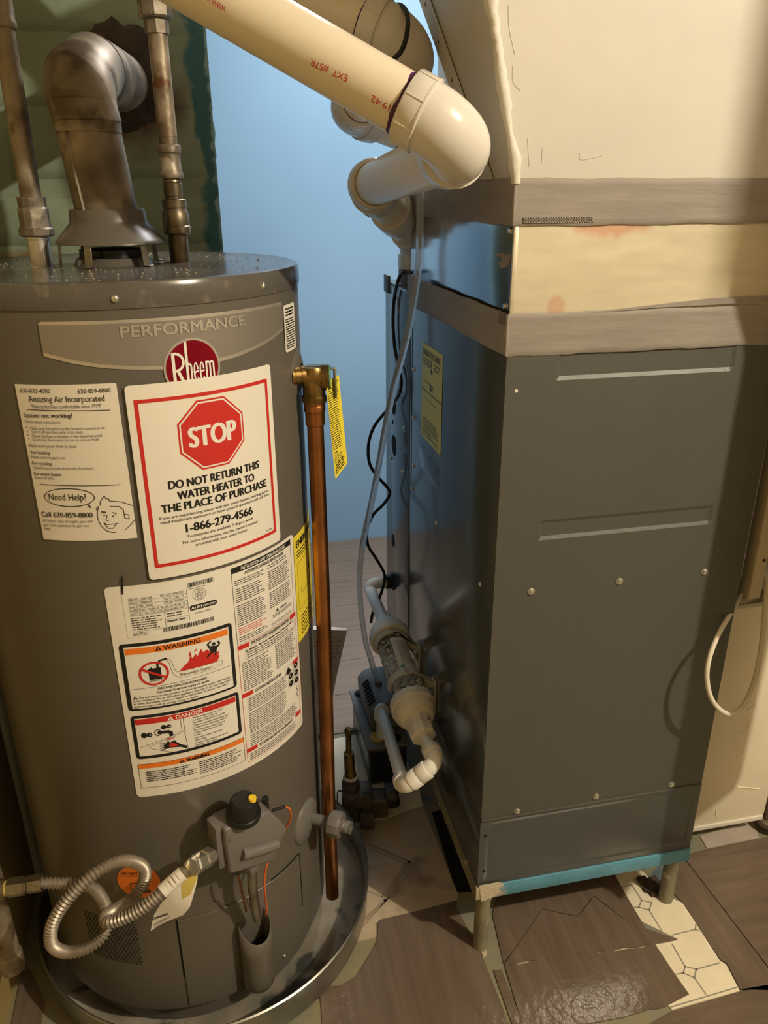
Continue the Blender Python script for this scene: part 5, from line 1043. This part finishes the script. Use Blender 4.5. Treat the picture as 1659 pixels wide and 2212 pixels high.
# ---------------------------------------------------------------- condensate neutralizer
NX = .286
na = thing('condensate_neutralizer', 'clear filter tube of pale stone chips with white caps on the furnace side', 'filter', (NX, 1.2, .36))
A = PX(841, 1376, NX - .002); B = PX(893, 1528, NX - .002); ax = (B - A).normalized(); LN = (B - A).length
MB().tube([A - ax*.004, B + ax*.004], .0300, 36, cap=False).build('clear_tube', 'clear', na)
mb = MB(); rnd = random.Random(4); u, w = frame(ax)
for k in range(520):
    t = rnd.uniform(.008, LN - .002); rr = .0262*math.sqrt(rnd.random()) if k % 3 else .0262; a = rnd.uniform(0, 2*math.pi); c = A + ax*t + (u*math.cos(a) + w*math.sin(a))*rr
    if (c - A - ax*t).z > .020: continue
    s_ = rnd.uniform(.0025, .0048); d1_ = V((rnd.uniform(-1, 1), rnd.uniform(-1, 1), rnd.uniform(-1, 1))).normalized(); x_, y_ = frame(d1_)
    vs = [c + d1_*s_, c - d1_*s_*.8] + [c + (x_*math.cos(b) + y_*math.sin(b))*s_*rnd.uniform(.7, 1.1) for b in (0, 1.26, 2.5, 3.77, 5.03)]
    mb.add(vs, [(0, 2 + i, 2 + (i+1) % 5) for i in range(5)] + [(1, 2 + (i+1) % 5, 2 + i) for i in range(5)])
tag(mb.build('stone_chips', 'pebble', na, smooth=False), kind='stuff')
def ncap(p, d, nm):
    o = MB().lathe([(.0302, -.014), (.0370, -.014), (.0400, -.012), (.0405, -.004), (.0405, .004), (.0375, .008), (.0370, .016), (.0330, .024), (.0290, .029), (.018, .032), (.018, .034), (0, .034)], p, d, 40).build(nm, 'pvcb', na, angle=32)
    return o
ncap(B, ax, 'end_cap'); oc_ = ncap(A, -ax, 'end_cap')
MB().lathe([(0, .030), (.0215, .030), (.0215, .040), (.0195, .044), (.0195, .050), (.0225, .052), (.0225, .070), (.0165, .074), (0, .074)], B, ax, 8).build('union_nut', 'pvcb', na, angle=25)
MB().lathe([(0, .030), (.0205, .030), (.0190, .048), (.0150, .056), (0, .056)], A, -ax, 28).build('reducer', 'pvcb', na)
# label on the tube
toc = (O - (A + B)/2).normalized(); side = (toc - ax*toc.dot(ax)).normalized(); up_ = ax.cross(side); up_ = up_
LM = lambda x, y, l: tuple(A + ax*(LN*.20 + y) + side*((.0305 + l)*math.cos(x/.03 + NPH)) + up_*((.0305 + l)*math.sin(x/.03 + NPH)))
NPH = .55 if up_.x > 0 else -.55
o = sheet('tube_label', LM, -.017, 0, .017, LN*.52, 0, 'paper2', na, 10, .0003); p = Print(LM, (.004, None))
for k in range(9): p.rect(-.014 + k*.0026, LN*.05, -.0132 + k*.0026, LN*.47 - (k*7 % 5)*.006, 'grey_ink', 1)
p.disc(.011, LN*.42, .004, 'green', 1, 16); p.build('printing', o, .0009, .0002)
for q, hh, zz in (((905, 1392), (903, 1458), 0), ((940, 1470), (942, 1530), 0)):
    a = PX(*q, FXl); b = PX(*hh, FXl); mb = MB(); y = a.y; zt_, zb_ = a.z, b.z; cc_ = A + ax*((y - A.y)/ax.y)
    mb.box(FXl - .004, FXl - .0004, y - .012, y + .012, zb_ - .01, zt_ + .002)
    mb.prism([(FXl - .004, zt_), (FXl - .004, zt_ - .006), (FXl - .022, zt_ - .012), (cc_.x + .012, cc_.z + .0325), (cc_.x + .004, cc_.z + .0345), (cc_.x - .004, cc_.z + .038)], y - .009, y + .009, mp=lambda x, z, d: (x, d, z))
    mb.prism([(FXl - .004, zt_ - .030), (FXl - .004, zt_ - .038), (cc_.x + .024, cc_.z + .018), (cc_.x + .021, cc_.z + .024)], y - .009, y + .009, mp=lambda x, z, d: (x, d, z))
    arc_ = [(cc_.x + .0318*math.cos(t), cc_.z + .0318*math.sin(t)) for t in [math.radians(15 + 15*k) for k in range(12)]]; arc2 = [(cc_.x + .0350*math.cos(t), cc_.z + .0350*math.sin(t)) for t in [math.radians(15 + 15*k) for k in range(11, -1, -1)]]
    mb.prism(arc_ + arc2, y - .009, y + .009, mp=lambda x, z, d: (x, d, z)); mb.build('bracket', 'whiteplastic', na, bevel=.0008, seg=1)
# white drain piping: from the furnace into the filter, and from the filter round to the pump
dp = thing('condensate_drain_pipe', 'white plastic drain pipe making a U bend below the filter tube', 'pipe', (.26, 1.0, .34))
DR = .0112; DH = .0150
S0 = PX(848, 1256, FXl); Sx = V((.290, S0.y, S0.z)); S1 = A - ax*.05; Sm = V((.286, S0.y - .004, (S0.z + S1.z)/2 - .012))
MB().tube(fillet([(FXl - .004, S0.y, S0.z), Sx, Sm, S1], .012, 8), DR + .0018, 24).build('inlet_pipe', 'pvcb', dp)
MB().lathe([(.010, 0), (.0205, 0), (.0205, .003), (.0165, .005), (.0165, .016), (.010, .017)], (FXl, S0.y, S0.z), (-1, 0, 0), 10).build('bushing', 'black', dp, angle=25)
U0 = B + ax*.072; U1 = PX(945, 1645, NX + .002); U2 = PY(873, 1700, U1.y + .004)
U3 = PY(824, 1533, 1.335)
g1 = (U1 - U0).normalized(); g2_ = (U2 - U1).normalized(); g4 = (U3 - U2).normalized()
def small_elbow(c, di, do): return pvc_elbow('elbow', dp, c, di, do, .0165, .017, 'pvcb', 10, DR, DH + .0008, False)
_, a, b = small_elbow(U1, -g1, g2_); _, c2, d2_ = small_elbow(U2, -g2_, g4)
MB().tube([U0, a + g1*.012], DR, 24).build('pipe', 'pvcb', dp); MB().tube([b - g2_*.01, c2 + g2_*.01], DR, 24).build('pipe', 'pvcb', dp); MB().tube([d2_ - g4*.01, U3], DR, 24).build('pipe', 'pvcb', dp)
_, a, b = small_elbow(U3 + g4*.008, -g4, V((.05, .1, -1))); MB().tube([b + V((0, 0, .01)), (b.x, b.y + .002, .1085)], DR, 20).build('pipe', 'pvcb', dp)
# ---------------------------------------------------------------- condensate pump
pm = thing('condensate_pump', 'grey topped black condensate pump on the floor beside the furnace', 'pump', (.275, 1.41, 0))
x0, x1, y0, y1 = .238, .332, 1.318, 1.535
mb = MB(); mb.prism([(x0 + .004, y0 + .003), (x1 - .004, y0 + .003), (x1 - .004, y1 - .003), (x0 + .004, y1 - .003)], .001, .098); mb.build('tank', 'black', pm, bevel=.010, seg=3)
MB().box(x0 - .002, x1 + .002, y0 - .002, y1 + .002, .098, .1055).build('cover_plate', 'pumpgrey', pm, bevel=.004, seg=2)
mb = MB(); sec = [(x0 + .018, .104), (x0 + .016, .150), (x0 + .026, .166), (x0 + .045, .172), (x1 - .012, .172), (x1 - .002, .160), (x1 - .002, .104)]
mb.prism(sec, y0 + .055, y1 - .012, mp=lambda x, z, d: (x, d, z)); mb.build('motor_cover', 'pumpgrey', pm, bevel=.007, seg=3)
for k in range(7):
    MB().obox(V((x0 + .0262, y0 + .075 + k*.013, .1665)), V((.007, 0, .0062)), V((0, .0022, 0)), V((-.0006, 0, .0008))).build('vent_slot', 'dark', pm)
MB().lathe([(.0, .0), (.0175, .0), (.0175, .003), (.0150, .004), (0, .004)], (x0 + .030, y0 + .032, .1055), (0, 0, 1), 24).build('inlet_cap', 'yelcord', pm)
MB().lathe([(0, 0), (.0155, 0), (.0155, .0012), (0, .0012)], (x1 - .03, y0 + .022, .1056), (0, 0, 1), 24).build('inlet_hole', 'dark', pm)
MB().lathe([(0, 0), (.009, 0), (.0085, .018), (.0, .018)], tuple(vt[-1] - V((0, 0, .012))), (0, 0, 1), 16).build('hose_barb', 'pumpgrey', pm)
MB().lathe([(0, 0), (.013, 0), (.013, .0012), (0, .0012)], (x0 + .02, y1 - .02, .1056), (0, 0, 1), 20).build('inlet_hole', 'dark', pm)
# ---------------------------------------------------------------- old gas valve left on the floor
ov = thing('old_gas_valve', 'grimy discarded gas valve with pipe stub on the floor by the pan', 'gas valve', (.225, 1.25, 0))
c = PZ(782, 1745, .03); c.z = 0
mb = MB(); mb.obox(c + V((-.008, .01, .040)), V((.030, -.006, 0)), V((.005, .024, 0)), V((0, 0, .033))); mb.obox(c + V((.030, .004, .034)), V((.024, -.006, 0)), V((.004, .018, 0)), V((0, 0, .024))); mb.build('body', 'oldmetal', ov, bevel=.004)
MB().obox(c + V((.006, -.026, .022)), V((.014, -.003, 0)), V((.0015, .008, 0)), V((0, 0, .018))).build('outlet_boss', 'oldmetal', ov, bevel=.003)
MB().lathe([(0, 0), (.026, 0), (.027, .004), (.027, .020), (.022, .026), (0, .026)], c + V((.052, .004, .048)), (.95, -.1, .15), 24).build('solenoid_knob', 'black', ov, angle=35)
MB().lathe([(0, -.03), (.0185, -.03), (.0185, -.006), (.0160, -.004), (.0160, .006), (0, .006)], c + V((-.020, .014, .094)), (0, 0, 1), 24).build('socket', 'oldmetal', ov, angle=35)
MB().lathe([(.0125, 0), (.0150, 0), (.0150, .006), (.0125, .007)], c + V((-.020, .014, .100)), (0, 0, 1), 24).build('sealant_ring', 'paper2', ov)
b0 = c + V((-.020, .014, .098)); MB().tube([b0, b0 + V((-.002, .004, .062)), b0 + V((-.003, .006, .066))], [.0115, .0105, .0], 12).build('pipe_stub', 'brass', ov, angle=30)
MB().tube([b0 + V((-.002, .003, .05)), b0 + V((-.001, .006, .105)), b0 + V((-.001, .007, .112)), b0 + V((.001, .008, .118))], [.0062, .0058, .0085, .0080], 10).build('snapped_tube', 'brass', ov)
MB().tube(catmull([c + V((-.040, .012, .07)), c + V((-.048, .008, .075)), c + V((-.050, .0, .05)), c + V((-.046, -.006, .01)), c + V((-.040, -.010, .002))], 5), .0016, 8).build('bracket_wire', 'galv_dull', ov)
for k in range(5): MB().lathe([(0, 0), (.0038, 0), (.003, .0025), (0, .003)], c + V((-.034 + k*.013, -.008 + .004*(k % 2), .0732)), (0, 0, 1), 8).build('cover_screw', 'oldmetal', ov)
# ---------------------------------------------------------------- printed sleeve leaning behind the tank
tr_ = PY(750, 1362, 1.47); sl0 = V((.048, 1.50, .004)); sl1 = V((.172, 1.53, .004)); st0 = V((.030, 1.47, tr_.z + .035)); st1 = V((tr_.x, 1.47, tr_.z))
ps = thing('paper_sleeve', 'off white paper sleeve with red print standing behind the copper pipe', 'paper sleeve', tuple((sl0 + sl1)/2))
def SL(u, v, l):
    a = sl0.lerp(sl1, u); b = st0.lerp(st1, u); q = a.lerp(b, v); bul = .014*math.sin(math.pi*min(1, max(0, u)))*math.sin(math.pi*min(1, max(0, v))*.9 + .15); return tuple(q + V((0, -bul - l, 0)))
mb = MB(); vs = []; n = 10
for sgn in (0, 1):
    for j in range(n + 1):
        for i in range(n + 1):
            q = V(SL(i/n, j/n, 0)); 
            if sgn: q.y = 2*sl0.lerp(st0, j/n).y - q.y + .012 + .03*(i/n)*(1 - j/n)
            vs.append(q)
m_ = n + 1; fs = []
for sgn in (0, 1):
    o_ = sgn*m_*m_
    for j in range(n):
        for i in range(n): a = o_ + j*m_ + i; fs.append((a, a + 1, a + m_ + 1, a + m_))
for j in range(n): fs.append((j*m_ + n, (j+1)*m_ + n, m_*m_ + (j+1)*m_ + n, m_*m_ + j*m_ + n)); fs.append((j*m_, (j+1)*m_, m_*m_ + (j+1)*m_, m_*m_ + j*m_))
for i in range(n): fs.append((n*m_ + i, n*m_ + i + 1, m_*m_ + n*m_ + i + 1, m_*m_ + n*m_ + i))
mb.add(vs, fs); body_ = mb.build('sleeve', 'sleeve', ps, angle=60)
p = Print(SL, (.1, .1))
rnd = random.Random(6)
for k in range(24):
    v = .94 - k*.036; u = .56
    if k in (6, 15): continue
    while u < .95:
        w_ = rnd.uniform(.03, .09); p.rect(u, v - .004, min(u + w_, .95), v + .005, 'fadedred', 1); u += w_ + .02
p.build('red_print', body_, .0010, .0004)

# ---------------------------------------------------------------- right of the furnace: return box, post, looped white cable
rb = thing('return_air_box', 'cream painted return air box to the right of the grey furnace', 'duct box', (.87, 1.15, .048))
MB().box(.770, .988, 1.02, 1.34, .048, .536).build('box', 'creambox', rb, bevel=.004)
MB().box(.774, .984, 1.0175, 1.0215, .040, .050).build('bottom_hem', 'caulk', rb, bevel=.001)
MB().box(.800, .975, 1.03, 1.30, .5365, .552).build('top_flange', 'fitting', rb, bevel=.003)
for pts_ in ([(1612, 1535), (1632, 1522)], [(1598, 1585), (1620, 1566)], [(1590, 1636), (1606, 1628)], [(1592, 1700), (1640, 1704)], [(1547, 1750), (1546, 1762), (1552, 1764)]):
    MB().tube([PY(x, y, 1.0195) for x, y in pts_], .0011, 6).build('paint_ridge', 'creambox', rb)
ws = MB().tube(catmull([(1.010, 1.03, .03), (1.016, 1.03, .12), (1.012, 1.04, .25), (1.02, 1.05, .5)], 6), .013, 14); ws.lathe([(0, 0), (.035, 0), (.035, .01), (0, .01)], (1.02, 1.03, .02), (0, 0, 1), 20)
tag(ws.build('riser_pipe', 'rust'), 'dull pipe with flange at the right edge of the frame', 'pipe')
po = thing('metal_post', 'slim tan metal post hanging beside the upper right of the furnace', 'post', (.755, .90, .64))
mb = MB(); mb.prism([(.7445, .9140), (.7445, .8900), (.7470, .8880), (.7625, .8880), (.7645, .8905), (.7645, .9140)], .636, 2.25); mb.build('channel', 'wood', po, bevel=.0012, smooth=True)
mb = MB().lathe([(0, 0), (.0022, 0), (.0022, .001), (0, .001)], (.757, .888, .70), (0, -1, 0), 10); mb.build('screw_hole', 'dark', po)
lw = [PY(x, y, d) for x, y, d in ((1600, 1262, .935), (1600, 1280, .925), (1590, 1304, .905), (1574, 1332, .885), (1552, 1370, .865), (1534, 1415, .85), (1527, 1455, .842), (1532, 1496, .836), (1547, 1525, .832), (1572, 1542, .83), (1594, 1536, .834), (1614, 1510, .845), (1632, 1462, .86), (1644, 1400, .875), (1651, 1330, .89), (1655, 1270, .90), (1648, 1235, .92))]
tag(MB().tube(catmull(lw, 8), .0036, 12).build('cable_loop', 'wirew'), 'white cable hanging in a teardrop loop under the tan post', 'cable')
